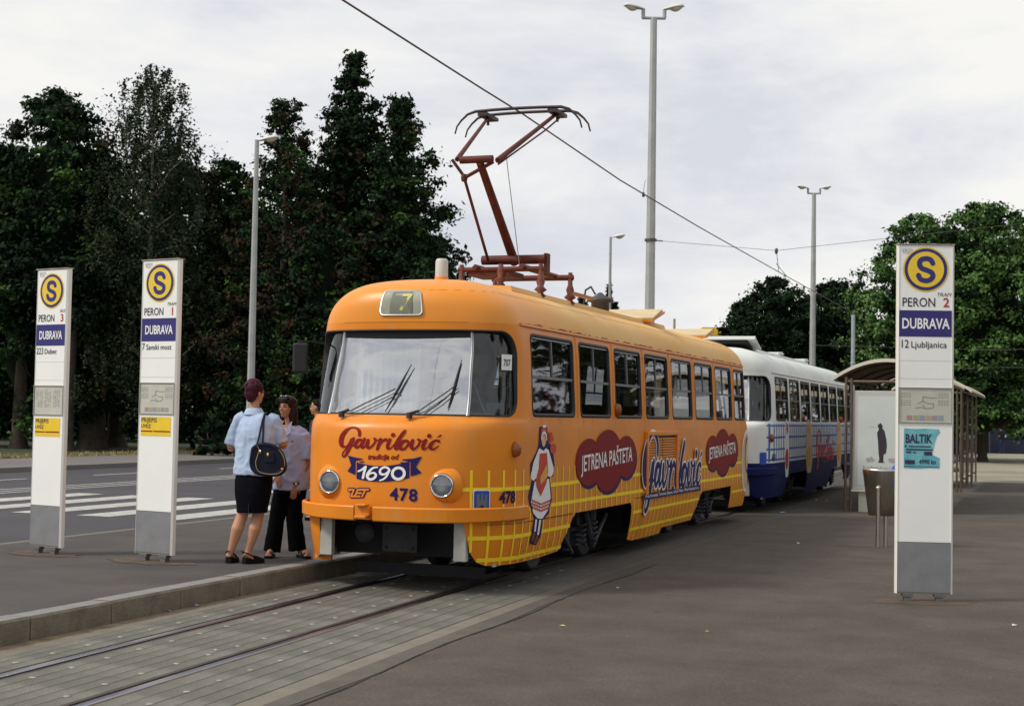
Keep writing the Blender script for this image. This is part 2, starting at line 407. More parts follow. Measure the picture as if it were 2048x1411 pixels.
for off, w in rows_in + rows_l + rows_r:
    k = 0; y = 5.58 - .83
    while y < 60:
        yc = y + .415
        if y < 16.0 or (off > .6 and y < 21):
            o = bpy.data.objects.new('paving_slab', slab(w, .83)); COL.objects.link(o); o.parent = track
            o.location = (trk(yc) + off, yc, random.uniform(-.0008, 0)); 
            o.rotation_euler = (random.uniform(-.0006, .0006), random.uniform(-.004, .004), -math.atan((trk(yc+.2) - trk(yc-.2)) / .4))
            y += .83
        else:
            far.box((trk(y) + off, y + 1.24, -.03), (w - .01, 2.47, .054 + random.uniform(0, .004))); y += 2.49
o = far.build('distant_slabs', M_conc, track); o['kind'] = 'stuff'
# pale lifting plugs set in the slabs
M_plug = mat('plug', (.34, .32, .27), .9, var=.2)
pg = MB()
for yk in range(14):
    for off in (-.27, .27, -.7, .83):
        for dy in (.2, .62):
            y = 4.75 + .83*yk + dy
            if y < 16: pg.lathe([(.024, .0), (.024, .0025), (.0, .0025)], (trk(y) + off + random.uniform(-.01, .01), y, 0), 8, caps=False)
o = pg.build('lifting_plugs', M_plug, track); o['kind'] = 'stuff'

# left platform slab with kerb stones
lp = MB().bbox(-10.86, -7.15, -6, 62, -.14, .168).build('island_platform', M_asph2); tag(lp, kind='structure')
kme = MB(); 
kme.add([(0,-.49,-.12),(.19,-.49,-.12),(.19,.49,-.12),(0,.49,-.12),(0,-.49,.17),(.172,-.49,.17),(.172,.49,.17),(0,.49,.17),(.19,-.49,.152),(.19,.49,.152)],
        [(1,2,9,8),(8,9,6,5),(5,6,7,4),(0,1,8,5,4),(3,7,6,9,2),(0,4,7,3)])
kmesh = kme.mesh('kerb_stone'); kmesh.materials.append(M_kerb); kmesh.materials.append(M_kerbtop)
for p in kmesh.polygons:
    if p.normal.z > .9: p.material_index = 1
for k in range(42):
    y = 3.65 + k * .995
    o = bpy.data.objects.new('kerb_stone', kmesh); COL.objects.link(o); o.parent = lp
    o.location = (-7.148 + random.uniform(-.006, .006), y, random.uniform(-.004, .003)); o.rotation_euler = (random.uniform(-.002, .002), 0, random.uniform(-.003, .003))
MB().bbox(-10.99, -10.87, -6, 62, -.14, .165).build('back_kerb', M_pale, lp)
# thin dust line at the foot of the kerb
M_dust = mat('gutter_dust', (.20, .155, .10), .95, var=.35, vscale=7, bump=.4); add_grain(M_dust, 50)
strip('gutter', lambda y: -6.952, lambda y: trk(y) - 1.045, 2, 62, -.006, M_dust, parent=track)
# road with crossing
rd = MB().sheet(-25.3, -10.98, -10, 70, 0).build('road', M_road); tag(rd, kind='structure')
cw = []
M_paintw = M_paint
for i in range(-0, 5):
    x = -12.84 - 1.24 * i
    MB().sheet(x - .3, x + .3, 19.9, 25.1, .004).build('crossing_stripe', M_paintw, rd)
for i in range(3):
    x = -19.3 - .42*i
    MB().add([(x-.06, 8, .004), (x+.06, 8, .004), (x+.06+.3, 60, .004), (x-.06+.3, 60, .004)], [(0,1,2,3)]).build('lane_line', M_paintw, rd)
for k in range(6): MB().sheet(-22.7, -22.56, 14 + 6*k, 17.4 + 6*k, .004).build('lane_dash', M_paintw, rd)
MB().sheet(-15.6, -15.1, 27.2, 29.4, .004).build('stop_line', M_paintw, rd)
MB().sheet(-11.25, -11.15, -6, 60, .004).build('gutter_line', M_pale, rd)
# far pavement
sw = MB().bbox(-29.6, -25.12, -10, 70, -.15, .12).build('pavement', mat('far_pavement', (.15, .14, .135), .9, var=.12, vscale=.5)); tag(sw, kind='structure')
MB().bbox(-25.3, -25.125, -10, 70, -.15, .125).build('kerb', mat('far_kerb', (.21, .17, .12), .9, var=.2, vscale=3), sw)
lawn = MB().bbox(-200, -29.61, -40, 140, -.15, .10).build('lawn', M_grass); tag(lawn, kind='structure')
yard = MB().bbox(-3.9, 90, 46.0, 92, -.2, -.004).build('forecourt', M_yard); tag(yard, kind='structure')
MB().bbox(-3.9, 90, 69, 69.5, -.05, .02).build('drain_channel', mat('drain', (.08, .07, .06), .9), yard)
sq = MB().sheet(-29, 90, 70.05, 400, -.14).build('square', mat('far_ground', (.06, .056, .052), .9, var=.3, vscale=.2)); tag(sq, kind='structure')
# dry grass strip beside the pavement
tb = MB(); rr = random.Random(3)
for k in range(5200):
    y = rr.uniform(22, 66); x = -29.65 - abs(rr.gauss(0, 1)) * .9; h = rr.uniform(.05, .14); a = rr.uniform(0, 3.14); w = rr.uniform(.02, .05)
    dx, dy = math.cos(a)*w, math.sin(a)*w; lx, ly = rr.uniform(-.06, .06), rr.uniform(-.06, .06)
    tb.add([(x-dx, y-dy, .1), (x+dx, y+dy, .1), (x+lx, y+ly, .1+h)], [(0, 1, 2)])
o = tb.build('dry_grass', mat('dry_grass', (.30, .24, .10), .9, var=.3, vscale=1)); tag(o, kind='stuff')
# ================================================================ TRAMS
NP = 2 / 2.4
_a = np.linspace(0, math.pi/2, 400); _px = 1.1*np.sin(_a)**NP; _py = .95*(1-np.clip(np.cos(_a), 0, 1)**NP)
_s = np.concatenate([[0], np.cumsum(np.hypot(np.diff(_px), np.diff(_py)))]); LA = float(_s[-1]); LS = 11.03; UM = 2*LA + LS
ROWS = np.array([(.16,.16,1.02,13.06),(.30,.30,1.05,12.98),(.45,.45,1.08,12.93),(.66,.66,1.10,12.88),(1.0,1.0,1.10,12.86),(1.4,1.4,1.10,12.862),(1.56,1.56,1.097,12.885),
  (1.62,1.61,1.092,12.925),(1.68,1.65,1.085,13.0),(1.76,1.73,1.081,13.04),(2.1,2.07,1.066,13.13),(2.44,2.41,1.045,13.21),(2.56,2.525,1.032,13.205),(2.66,2.62,1.012,13.20),(2.76,2.71,.972,13.20),
  (2.88,2.80,.90,13.215),(3.00,2.88,.80,13.26),(3.15,2.95,.66,13.38),(3.35,3.01,.47,13.65),(3.60,3.05,.25,14.1),(3.88,3.07,0,14.6)])
def _herm(t, col):
    x = ROWS[:, 0]; y = ROWS[:, col]; m = np.gradient(y, x); i = int(np.clip(np.searchsorted(x, t) - 1, 0, len(x)-2)); h = x[i+1]-x[i]; q = (t-x[i])/h
    d = (y[i+1]-y[i])/h
    a, b = m[i], m[i+1]
    if d == 0: a = b = 0
    else:
        if a/d < 0: a = 0
        if b/d < 0: b = 0
        a = math.copysign(min(abs(a), 3*abs(d)), a); b = math.copysign(min(abs(b), 3*abs(d)), b)
    return (2*q**3-3*q*q+1)*y[i] + (q**3-2*q*q+q)*h*a + (-2*q**3+3*q*q)*y[i+1] + (q**3-q*q)*h*b
_rc = {}
def rowv(v):
    k = round(v, 4)
    if k not in _rc:
        z, W_, Yf = (_herm(k, c) for c in (1, 2, 3))
        Ys = 13.82 + .09*math.log1p(math.exp(min(60, (Yf + .35 - 13.82)/.09)))
        _rc[k] = (z, max(0, W_), Yf, Ys)
    return _rc[k]
def bpt(u, v):
    z, W_, Yf, Ys = rowv(v); s = 1 if u >= 0 else -1; q = abs(u)
    if q > LA + LS: ry = True; q2 = UM - q
    else: ry = False; q2 = q
    if q2 <= LA:
        a = float(np.interp(q2, _s, _a)); x = W_*math.sin(a)**NP; y = Yf + (Ys-Yf)*(1-max(0, math.cos(a))**NP)
        if ry: y = 38.67 - y
    else:
        x = W_; y = Ys + (q2-LA)/LS*(38.67 - 2*Ys)
    return Vector((s*x, y-13, z))
def bnorm(u, v):
    e = .012
    v = min(max(v, .17), 3.84)
    n = (bpt(u+e, v)-bpt(u-e, v)).cross(bpt(u, v+e)-bpt(u, v-e))
    if n.length < 1e-9: return Vector((0, 0, 1))
    return n.normalized()
def surf(u, v, off=0):
    p = bpt(u, v)
    return p + bnorm(u, v)*off if off else p
def u_at_y(y): return LA + (y - 13.82)          # near side, photograph-plane y
def u_at_x(x): return math.copysign(float(np.interp(abs(x), _px, _s)), x)
def skin(name, V, F, m, parent, off=0, smooth=True, custom=False):
    me = bpy.data.meshes.new(name); me.from_pydata([surf(a, b, off) for a, b in V], [], F)
    me.polygons.foreach_set('use_smooth', [smooth]*len(F)); me.update()
    if custom:
        me.normals_split_custom_set_from_vertices([tuple(bnorm(a, b)) for a, b in V])
    return put(name, me, m, parent)
def ring(name, outer, inner, m, parent, o1, o2, depth=0):
    "raised frame between two outlines with the same point count, on the body surface"
    n = len(outer); b = MB()
    rings = [[surf(*p, o1 - .02) for p in outer], [surf(*p, o1) for p in outer], [surf(*p, o2) for p in inner], [surf(*p, -depth) for p in inner]]
    b.loft(rings, False, True, True)
    return b.build(name, m, parent)
def decal(name, field, box, res, m, parent, off=.004, xf=None):
    V, F = march(field, *box, res)
    if not F: return None
    if xf: V = [xf(*p) for p in V]
    return skin(name, V, F, m, parent, off, custom=True)
def tdecal(txt, u, v, h, m, parent, off=.006, name='lettering', slope=0, **k):
    V, F = text2d(txt, h, step=.1, **k)
    return skin(name, [(u+a, v+b+slope*a) for a, b in V], F, m, parent, off, custom=True)

M_or = mat('tram_orange', (.74, .235, .012), .42, var=.08, vscale=.9, coat=.08, spec=.35, stretch=(1, 1, 2.0), detail=6)
M_roof_or = mat('tram_roof_faded', (.76, .48, .20), .8, col2=(.72, .40, .12), vscale=1.3, stretch=(1, .4, 1))
def roof_fade(mt):
    t = mt.node_tree; b = t.nodes['Principled BSDF']; src = b.inputs['Base Color'].links[0].from_socket
    co = t.nodes.new('ShaderNodeTexCoord'); sp = t.nodes.new('ShaderNodeSeparateXYZ'); n = t.nodes.new('ShaderNodeTexNoise'); n.inputs['Scale'].default_value = 1.1
    t.links.new(co.outputs['Object'], sp.inputs[0]); t.links.new(co.outputs['Object'], n.inputs['Vector'])
    ad = t.nodes.new('ShaderNodeMath'); ad.operation = 'ADD'; t.links.new(sp.outputs[1], ad.inputs[0]); t.links.new(n.outputs[0], ad.inputs[1])
    mr = t.nodes.new('ShaderNodeMapRange'); mr.inputs[1].default_value = .9; mr.inputs[2].default_value = 3.2; t.links.new(ad.outputs[0], mr.inputs[0])
    mx = t.nodes.new('ShaderNodeMix'); mx.data_type = 'RGBA'; mx.inputs[6].default_value = (.77, .272, .02, 1); t.links.new(mr.outputs[0], mx.inputs[0]); t.links.new(src, mx.inputs[7]); t.links.new(mx.outputs[2], b.inputs['Base Color'])
    rr_ = t.nodes.new('ShaderNodeMapRange'); rr_.inputs[3].default_value = .4; rr_.inputs[4].default_value = .8; t.links.new(mr.outputs[0], rr_.inputs[0]); t.links.new(rr_.outputs[0], b.inputs['Roughness'])
roof_fade(M_roof_or)
M_white = mat('tram_white', (.74, .76, .74), .42, var=.05, vscale=1, coat=.15)
M_roof_wh = mat('tram_roof_white', (.66, .69, .66), .7, var=.10, vscale=1.5)
M_blue = mat('tram_navy', (.012, .022, .12), .4, coat=.2)
M_yel = mat('decal_yellow', (.95, .68, .03), .6, spec=.2)
M_bgrid = mat('decal_blue', (.05, .14, .42), .5)
M_red = mat('decal_red', (.21, .006, .008), .6, spec=.2)
M_navy = mat('decal_navy', (.016, .010, .095), .6, spec=.2)
M_wht = mat('decal_white', (.82, .82, .80), .5)
M_skin_p = mat('decal_skin', (.75, .42, .24), .6)
M_scar = mat('decal_scarlet', (.55, .04, .01), .5)
M_tan = mat('decal_tan', (.62, .42, .24), .6)
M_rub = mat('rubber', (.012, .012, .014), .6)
M_alu = mat('aluminium', (.55, .56, .58), .35, .8)
M_chrome = mat('chrome', (.75, .75, .76), .12, 1)
M_black = mat('underframe_black', (.005, .005, .007), .7, var=.4, vscale=8)
M_iron = mat('bogie_iron', (.042, .044, .052), .6, .3, var=.4, vscale=6)
M_grey = mat('guard_grey', (.42, .42, .38), .6, var=.12, vscale=4)
M_pan = mat('pantograph_red', (.105, .022, .015), .6, spec=.3, var=.25, vscale=9)
M_pan2 = mat('strip_dark', (.05, .035, .035), .5, .4)
M_cream = mat('interior_cream', (.42, .38, .28), .7)
M_int = mat('interior_grey', (.20, .21, .20), .8)
M_ypole = mat('pole_yellow', (.75, .55, .06), .4)
M_seat = mat('seat_red', (.28, .035, .02), .6)
M_glw = glass('windscreen_glass', (.74, .78, .80), .46, .03)
M_gls = glass('side_glass', (.42, .43, .42), .05, .02)
M_glc = glass('corner_glass', (.45, .5, .52), .02, .02)
M_rust = mat('rust', (.20, .05, .012), .9, var=.3)
M_curt = mat('blind_cloth', (.78, .80, .80), .9, var=.08, vscale=3)
M_disp = mat('display_cloth', (.30, .30, .23), .5, var=.2, vscale=5)

side_win = [(13.99, 15.40)]; 
for k in range(7):
    a = 15.60 + 1.405*k; side_win.append((a, a + 1.20 if k < 6 else a + .86))
WB, WT = 1.705, 2.535
bottom = [(0, .68), (.775, .68), (.79, .60), (.815, .49), (.855, .38), (.92, .30), (1.02, .265), (u_at_y(14.4), .26), (u_at_y(14.98), .28), (u_at_y(15.32), .60), (u_at_y(15.42), .655), (u_at_y(17.66), .655),
          (u_at_y(17.72), .60), (u_at_y(17.76), .20), (u_at_y(18.05), .17), (u_at_y(19.4), .17), (u_at_y(19.45), .24), (u_at_y(21.15), .24), (u_at_y(21.52), .58), (u_at_y(21.66), .63), (u_at_y(23.70), .63), (u_at_y(23.76), .28), (u_at_y(24.85), .26), (UM-1.0, .28), (UM-.86, .45), (UM-.8, .62), (UM, .66)]
UWS = 1.40
ws_out = rrect(-UWS, UWS, 1.70, 2.525, (.10, .16, .27, .27), 8)
UP = u_at_x(.735)

def build_tram(name, label, y0, pal):
    T = thing(name, label, 'tram', (-5.9, 13.0 + y0, 0), 0, 'trams standing at the stop')
    full = pal['full']
    bm_, rm_ = pal['body'], pal['roof']
    st = .08 if full else .12
    # ---- shell: lower body and roof in one surface split at the gutter
    wins = [rrect(u_at_y(a), u_at_y(b), WB, WT, .075, 5) for a, b in side_win]
    mirrored = [[(-p[0], p[1]) for p in reversed(w)] for w in wins]
    rear_w = [rrect(UM-.72, UM-.02, 1.78, 2.46, .12), [(-p[0], p[1]) for p in reversed(rrect(UM-.72, UM-.02, 1.78, 2.46, .12))]]
    disp = rrect(-.25, .25, 2.665, 2.975, .045, 4)
    lampholes = []
    outer = [p for p in bottom] + [(UM, 2.60)] + [(-UM, 2.60)] + [(-p[0], p[1]) for p in reversed(bottom[1:])]
    gx = np.concatenate([np.arange(-UM+.06, -LA-LS, .12), np.arange(-LA-LS+.05, -LA, .3), np.arange(-LA, LA, .055), np.arange(LA, LA+LS, .3), np.arange(LA+LS, UM, .12)])
    gy = np.concatenate([np.arange(.2, .66, .09), np.arange(.70, 1.50, .12), np.arange(1.52, 1.78, .022), np.arange(1.85, 2.60, .1)])
    V, F = cdt(outer, [ws_out] + wins + mirrored + rear_w, 0, 0, st, (gx, gy))
    body = skin('body', V, F, bm_, T, 0, custom=True)
    lin = skin('lining', *cdt([(-UM+.02, 1.0), (UM-.02, 1.0), (UM-.02, 2.6), (-UM+.02, 2.6)], [ws_out] + wins + mirrored + rear_w, 0, 0, .15, (gx[::2], gy[::3])), M_cream, T, -.055)
    # roof as a regular grid
    us = np.concatenate([np.linspace(0, LA, 40), np.linspace(LA, LA+LS, 30)[1:], np.linspace(LA+LS, UM, 24)[1:]]); us = np.concatenate([-us[::-1], us[1:]])
    vv = list(np.linspace(2.60, 3.88, 30)); V = [(float(u), float(v)) for v in vv for u in us]; n = len(us)
    F = [(j*n+i, j*n+i+1, (j+1)*n+i+1, (j+1)*n+i) for j in range(len(vv)-1) for i in range(n-1)]
    roof = skin('roof', V, F, rm_, T, 0)
    skin('ceiling', V, [tuple(reversed(f)) for f in F], M_cream, T, -.06)
    # ---- gutter
    for s in (-1, 1):
        b = MB(); pts = [(s*(LA - .12 + k*.35), 2.605) for k in range(int((LS+.3)/.35)+1)]
        b.loft([[surf(u, v-.012, .0), surf(u, v-.012, .022), surf(u, v+.012, .022), surf(u, v+.012, 0)] for u, v in pts], True, True, False)
        b.build('gutter', bm_, T)
    # ---- windows
    def window(u0, u1, s):
        fr = rrect(u0, u1, WB, WT, .075, 5); fi = rrect(u0+.035, u1-.035, WB+.035, WT-.035, .05, 5)
        if s < 0: fr = [(-p[0], p[1]) for p in reversed(fr)]; fi = [(-p[0], p[1]) for p in reversed(fi)]
        w = ring('window', fr, fi, M_rub, T, .006, .002, .05)
        gl = rrect(u0+.01, u1-.01, WB+.01, WT-.01, .06, 4)
        V, F = cdt([(p[0], p[1]) for p in gl], [], .4, .2, .2)
        if s < 0: V = [(-a, b_) for a, b_ in V]; F = [tuple(reversed(f)) for f in F]
        skin('pane', V, F, M_gls, w, -.022)
        if s > 0 or full:
            vm = 2.10; um = (u0+u1)/2
            for (a, b_, c, d, nm) in ((u0+.02, u1-.02, vm-.014, vm+.014, 'sash_bar'), (um-.012, um+.012, vm, WT-.03, 'slide_bar')):
                q = MB(); k = 4 if nm == 'sash_bar' else 1
                for j in range(k):
                    a0 = a + (b_-a)*j/k; a1 = a + (b_-a)*(j+1)/k
                    P = [surf(s*a0, c, -.03), surf(s*a1, c, -.03), surf(s*a1, d, -.03), surf(s*a0, d, -.03), surf(s*a0, c, -.008), surf(s*a1, c, -.008), surf(s*a1, d, -.008), surf(s*a0, d, -.008)]
                    q.add(P, [(3,2,1,0), (4,5,6,7), (0,1,5,4), (1,2,6,5), (2,3,7,6), (3,0,4,7)])
                q.build(nm, M_sash, w)
            q = MB(); q.loft([[surf(s*(u0+.09 + (u1-u0-.18)*j/4), WT-.050, -.004), surf(s*(u0+.09 + (u1-u0-.18)*j/4), WT-.038, -.002)] for j in range(5)], False, False, False)
            q.build('trim', M_alu, w)
    for a, b_ in side_win:
        window(u_at_y(a), u_at_y(b_), 1); window(u_at_y(a), u_at_y(b_), -1)
    # pillar mouldings between side windows
    for k in range(1, 8):
        u = u_at_y(side_win[k][0] - .10)
        q = MB(); q.loft([[surf(u-.012, v, 0), surf(u, v, .012), surf(u+.012, v, 0)] for v in np.linspace(1.70, 2.58, 8)], False, False, True); q.build('pillar_moulding', bm_, T)
    # ---- windscreen
    def shrink(d): return rrect(-UWS+d, UWS-d, 1.70+d, 2.525-d, (max(.03, .10-d), max(.05, .16-d), .27-d, .27-d), 8)
    wsf = ring('windscreen', densify(ws_out, .08), [(p[0]*(UWS-.018)/UWS, 2.1125 + (p[1]-2.1125)*.96) for p in densify(ws_out, .08)], M_rub, T, .005, .0, .06)
    gin = [(p[0]*(UWS-.012)/UWS, 2.1125 + (p[1]-2.1125)*.97) for p in ws_out]
    def clip(poly, val, keep):
        out = []
        for a, b_ in zip(poly, poly[1:] + poly[:1]):
            ia, ib = keep*(a[0]-val) >= 0, keep*(b_[0]-val) >= 0
            if ia: out.append(a)
            if ia != ib: t = (val-a[0])/(b_[0]-a[0]); out.append((val, a[1]+(b_[1]-a[1])*t))
        return out
    for nm, gp, m_ in (('front_pane', clip(clip(gin, UP, -1), -UP, 1), M_glw), ('corner_pane', clip(gin, UP, 1), M_glc), ('corner_pane', clip(gin, -UP, -1), M_glc)):
        V, F = cdt(gp, [], .06, .06, .06); FF = F; used = sorted({i for f in FF for i in f}); mp2 = {i: k for k, i in enumerate(used)}
        me = bpy.data.meshes.new(nm); me.from_pydata([surf(*V[i], -.012 - .05*max(0, (V[i][1]-1.75)/.8)) for i in used], [], [tuple(mp2[i] for i in f) for f in FF]); me.polygons.foreach_set('use_smooth', [True]*len(FF)); me.update(); put(nm, me, m_, wsf)
    q = MB(); q.loft([[surf(u, 2.512, -.055), surf(u, 2.47 - .035*math.cos(u*1.3), -.052)] for u in np.linspace(-UP+.02, UP-.02, 24)], False, False, True); q.build('header_shadow_tint', M_rub, wsf)  # tinted band, with the header overhang's shadow put into its dark colour
    for s in (-1, 1):
        q = MB(); 
        q.loft([[surf(s*(UP)-.020, v, -.012-.05*max(0, (v-1.75)/.8)), surf(s*(UP)-.016, v, .012-.05*max(0, (v-1.75)/.8)), surf(s*UP, v, .018-.05*max(0, (v-1.75)/.8)), surf(s*(UP)+.016, v, .012-.05*max(0, (v-1.75)/.8)), surf(s*(UP)+.020, v, -.012-.05*max(0, (v-1.75)/.8))] for v in np.linspace(1.70, 2.52, 8)], False, False, True)
        q.build('screen_post', M_alu, wsf)
        q = MB(); q.loft([[surf(s*UP-.003, v, .019-.05*max(0, (v-1.75)/.8)), surf(s*UP+.003, v, .019-.05*max(0, (v-1.75)/.8))] for v in np.linspace(1.70, 2.52, 8)], False, False, False); q.build('post_seal', M_rub, wsf)
    # reveal band under the header
    q = MB(); q.loft([[surf(u, 2.53, .002), surf(u, 2.50, -.075)] for u in np.linspace(-UWS+.2, UWS-.2, 30)], False, False, True); q.build('header_reveal', M_rub, wsf)
    # ---- interior
    b = MB(); b.bbox(-1.0, 1.0, .6, 12.1, .86, .90); b.build('floor', M_int, T)
    b = MB(); b.bbox(-.98, .98, 1.75, 1.78, .9, 2.6); 
    part = MB(); part.bbox(-.99, .30, 1.90, 1.93, .9, 2.75); part.bbox(.30, .95, 1.90, 1.93, .9, 1.5); part.build('cab_partition', M_cream, T)
    d = MB(); d.loft([[(x, bpt(u_at_x(x), 1.66).y + .09, 1.60), (x, bpt(u_at_x(x), 1.7).y + .09, 1.675), (x, .66, 1.72), (x, .75, 1.1)] for x in np.linspace(-.9, .9, 19)], False, False, True)
    d.build('dashboard', mat('dash', (.66, .70, .73), .6), T)
    # roller blinds behind the screen
    q = MB()
    for k in range(20):
        x0, x1 = -.70 + k*.034, -.70 + (k+1)*.034
        q.add([(x0, .70 + .02*(k % 2), 1.70), (x1, .70 + .02*((k+1) % 2), 1.70), (x1, .76 + .02*((k+1) % 2), 2.5), (x0, .76 + .02*(k % 2), 2.5)], [(0, 1, 2, 3)])
    if full: q.build('curtain', M_curt, T)
    hw = MB(); hw.lathe([(.19, -.012), (.205, 0), (.19, .012), (.178, 0), (.19, -.012)], (0, 0, 0), 24, caps=False)
    st_ = hw.build('hand_wheel', M_rub, T); st_.location = (.45, 2.0+.35, 1.62); st_.rotation_euler = (R(60), 0, 0)
    ds = MB(); ds.box((.35, 1.35, 1.25), (.5, .5, .12)); ds.box((.35, 1.60, 1.62), (.5, .1, .7)); ds.build('driver_seat', M_int, T, .02)
    for k in range(9):
        y = 2.7 + 1.0*k
        for xs_ in (-.70, .70):
            if k % 3 == 1 and xs_ < 0: continue
            s_ = MB(); s_.box((xs_, y, 1.32), (.42, .42, .05)); s_.box((xs_, y+.21, 1.58), (.42, .04, .5), Matrix.Rotation(R(-8), 3, 'X')); s_.tube([(xs_, y, .9), (xs_, y, 1.3)], .03, 8)
            s_.build('seat', M_seat, T, .015)
    for (x, y) in ((.45, 2.2), (-.45, 2.4), (.5, 3.4), (-.5, 4.4), (.5, 5.9), (-.5, 7.4), (.5, 8.9), (-.5, 10.4), (.35, 2.05)):
        MB().tube([(x, y, .9), (x, y, 2.9)], .02, 8).build('grab_pole', M_ypole, T)
    for x in (-.45, .45): MB().tube([(x, 1.9, 2.45), (x, 11.5, 2.45)], .016, 8).build('grab_rail', M_ypole, T)
    # ---- display box
    dsp = ring('destination_box', [(a, b_) for a, b_ in densify(disp, .05)], [(a*.945, 2.82 + (b_-2.82)*.92) for a, b_ in densify(disp, .05)], M_alu, T, .016, .008, -.008)
    V, F = cdt([(a*.95, 2.82 + (b_-2.82)*.93) for a, b_ in disp], [], .1, .1, .06); skin('display_cloth', V, F, M_disp, dsp, .007)
    if full:
        for uu, ww, mm in ((-.02, .11, mat('display_dark', (.17, .18, .14), .6)), (.12, .02, mat('display_dark2', (.14, .14, .11), .6))):
            V, F = cdt(rrect(uu-ww, uu+ww, 2.685, 2.955, .004), [], .1, .1, .06); skin('display_band', V, F, mm, dsp, .009)
        tdecal('7', .03, 2.72, .20, mat('display_figure', (.55, .52, .16), .5), dsp, .012, bold=.02, shear=.25, xs=.9)
    # ---- beacon, mirror, wipers
    if full:
        b = MB(); b.lathe([(.072, -.03), (.070, .06), (.068, .065)], (0.02, 1.15, 3.02), 18); b.build('beacon_base', bm_, T)
        b = MB(); b.lathe([(.066, .06), (.064, .225), (.052, .25), (0, .255)], (0.02, 1.15, 3.02), 18, caps=False); b.build('beacon', mat('beacon_plastic', (.50, .51, .48), .45), T)
    mr = MB(); mr.tube([(-1.0, .75, 2.36), (-1.12, .48, 2.39), (-1.20, .40, 2.38)], .008, 6); mr.tube([(-1.16, .44, 2.38), (-1.18, .42, 2.0)], .008, 6)
    mir = mr.build('mirror_arm', M_rub, T)
    mb = MB(); mb.box((0, 0, 0), (.15, .045, .30)); mm_ = mb.build('mirror_housing', M_rub, mir, .02); mm_.location = (-1.18, .40, 2.22); mm_.rotation_euler = (0, 0, R(25))
    if full:
        for (u0, v0, u1, v1, u2, v2, u3, v3) in ((-.52, 1.66, .02, 1.94, -.06, 1.72, .15, 2.18), (.22, 1.66, .62, 1.98, .565, 1.76, .66, 2.23)):
            g_ = lambda u, v, o: surf(u, v, o)
            w = MB(); w.tube([g_(u0, v0-.02, .02), g_(u0, v0, .06)], .03, 10); w.tube([g_(u0, v0, .055), g_(u0+.08, v0+.06, .06)], .016, 6)
            w.tube([g_(u0+(u1-u0)*t, v0+(v1-v0)*t, .055-.02*t) for t in np.linspace(0, 1, 6)], .0065, 6)
            w.tube([g_(u0+.03+(u1-u0)*t, v0-.025+(v1-v0)*t, .05-.02*t) for t in np.linspace(.1, 1, 6)], .0045, 6)
            wp = w.build('wiper', M_rub, T)
            w = MB(); w.tube([g_(u2+(u3-u2)*t, v2+(v3-v2)*t, .018-.025*max(0, (v2+(v3-v2)*t-1.75))) for t in np.linspace(0, 1, 7)], [.004, .009, .013, .014, .012, .008, .004], 6)
            w.build('wiper_blade', M_rub, wp)
        w = MB(); w.tube([(.19, .30, 1.70), (.30, .40, 2.0), (.36, .42, 2.08)], .006, 6); w.box((.26, .40, 2.02), (.11, .03, .07)); w.box((.42, .42, 2.11), (.16, .02, .045), Matrix.Rotation(R(-30), 3, 'Y')); w.build('inner_mirror', M_rub, T)
        c = MB(); c.box((0, 0, 0), (.12, .004, .15)); o = c.build('route_card', M_wht, T, 0); o.location = (.985, .50, 2.19); o.rotation_euler = (0, 0, R(58))
        V, F = text2d('707', .062, xs=.62, bold=.02); b = MB(); b.add([(a, 0, b_) for a, b_ in V], F); o2 = b.build('card_number', M_rub, o); o2.location = (0, -.0035, -.035)
        b = MB(); b.tube([(.80, .42, 1.70), (.74, .40, 1.86), (.70, .38, 1.99), (.66, .40, 1.97)], .008, 6); b.bbox(.78, .96, .5, .62, 1.70, 1.80); b.build('cab_lamp', M_alu, T)
        ex = MB(); ex.lathe([(0, 0), (.07, .0), (.075, .03), (.075, .38), (.03, .45), (0, .45)], (.88, 2.1, 1.72), 14, caps=False); ex.build('fire_extinguisher', mat('red_paint', (.42, .015, .012), .35), T)
    # ---- lower front: headlights, bumper, guards
    for s in (-1, 1):
        u = s*u_at_x(.575); c = surf(u, 1.02, 0); nrm = bnorm(u, 1.02); fr_dir = Vector((s*.10, -1, 0)).normalized()
        rot = fr_dir.to_track_quat('Z', 'Y').to_matrix()
        def L3(prof, n=24):
            b_ = MB()
            b_.loft([[c + rot @ Vector((r*math.cos(2*math.pi*k/n), r*math.sin(2*math.pi*k/n), h)) for k in range(n)] for r, h in prof], False)
            return b_
        hl = L3([(.185, -.035), (.150, .004), (.128, .028), (.118, .036)]).build('headlight', bm_, T)
        L3([(.113, .030), (.112, .047), (.103, .052), (.096, .044), (.094, .02)]).build('chrome_ring', M_chrome, hl)
        L3([(.096, .038), (.07, .050), (.035, .057), (.0005, .059)]).build('lens', M_lens, hl)
        L3([(.094, .040), (.07, .024), (.03, .014), (.0005, .012)]).build('reflector', M_refl, hl)
    for ua, ub in ((-1.62, -.235), (-.045, 1.62)):
        q = MB(); us2 = np.linspace(ua, ub, 26); o_ = lambda u: .11 - .08*min(1, max(0, (abs(u)-.65)/.8))
        lift = lambda u: 0
        q.loft([[surf(u, .69, .0 if abs(u) > 1.2 else .04), surf(u, .69, o_(u)), surf(u, .70, o_(u)+.012), surf(u, .81, o_(u)+.012), surf(u, .82, o_(u)), surf(u, .82, o_(u)-.03), surf(u, .80, o_(u)-.03)] for u in us2], True, True, False)
        q.build('bumper', bm_, T, .004)
    q = MB(); q.box((-.155, surf(-.14, .75, .085).y, .77), (.15, .08, .09)); q.box((-.155, surf(-.14, .75, .12).y, .825), (.11, .10, .02)); q.box((-.155, surf(-.14, .75, .12).y, .715), (.12, .10, .03)); q.build('coupler_cover', bm_, T, .008)
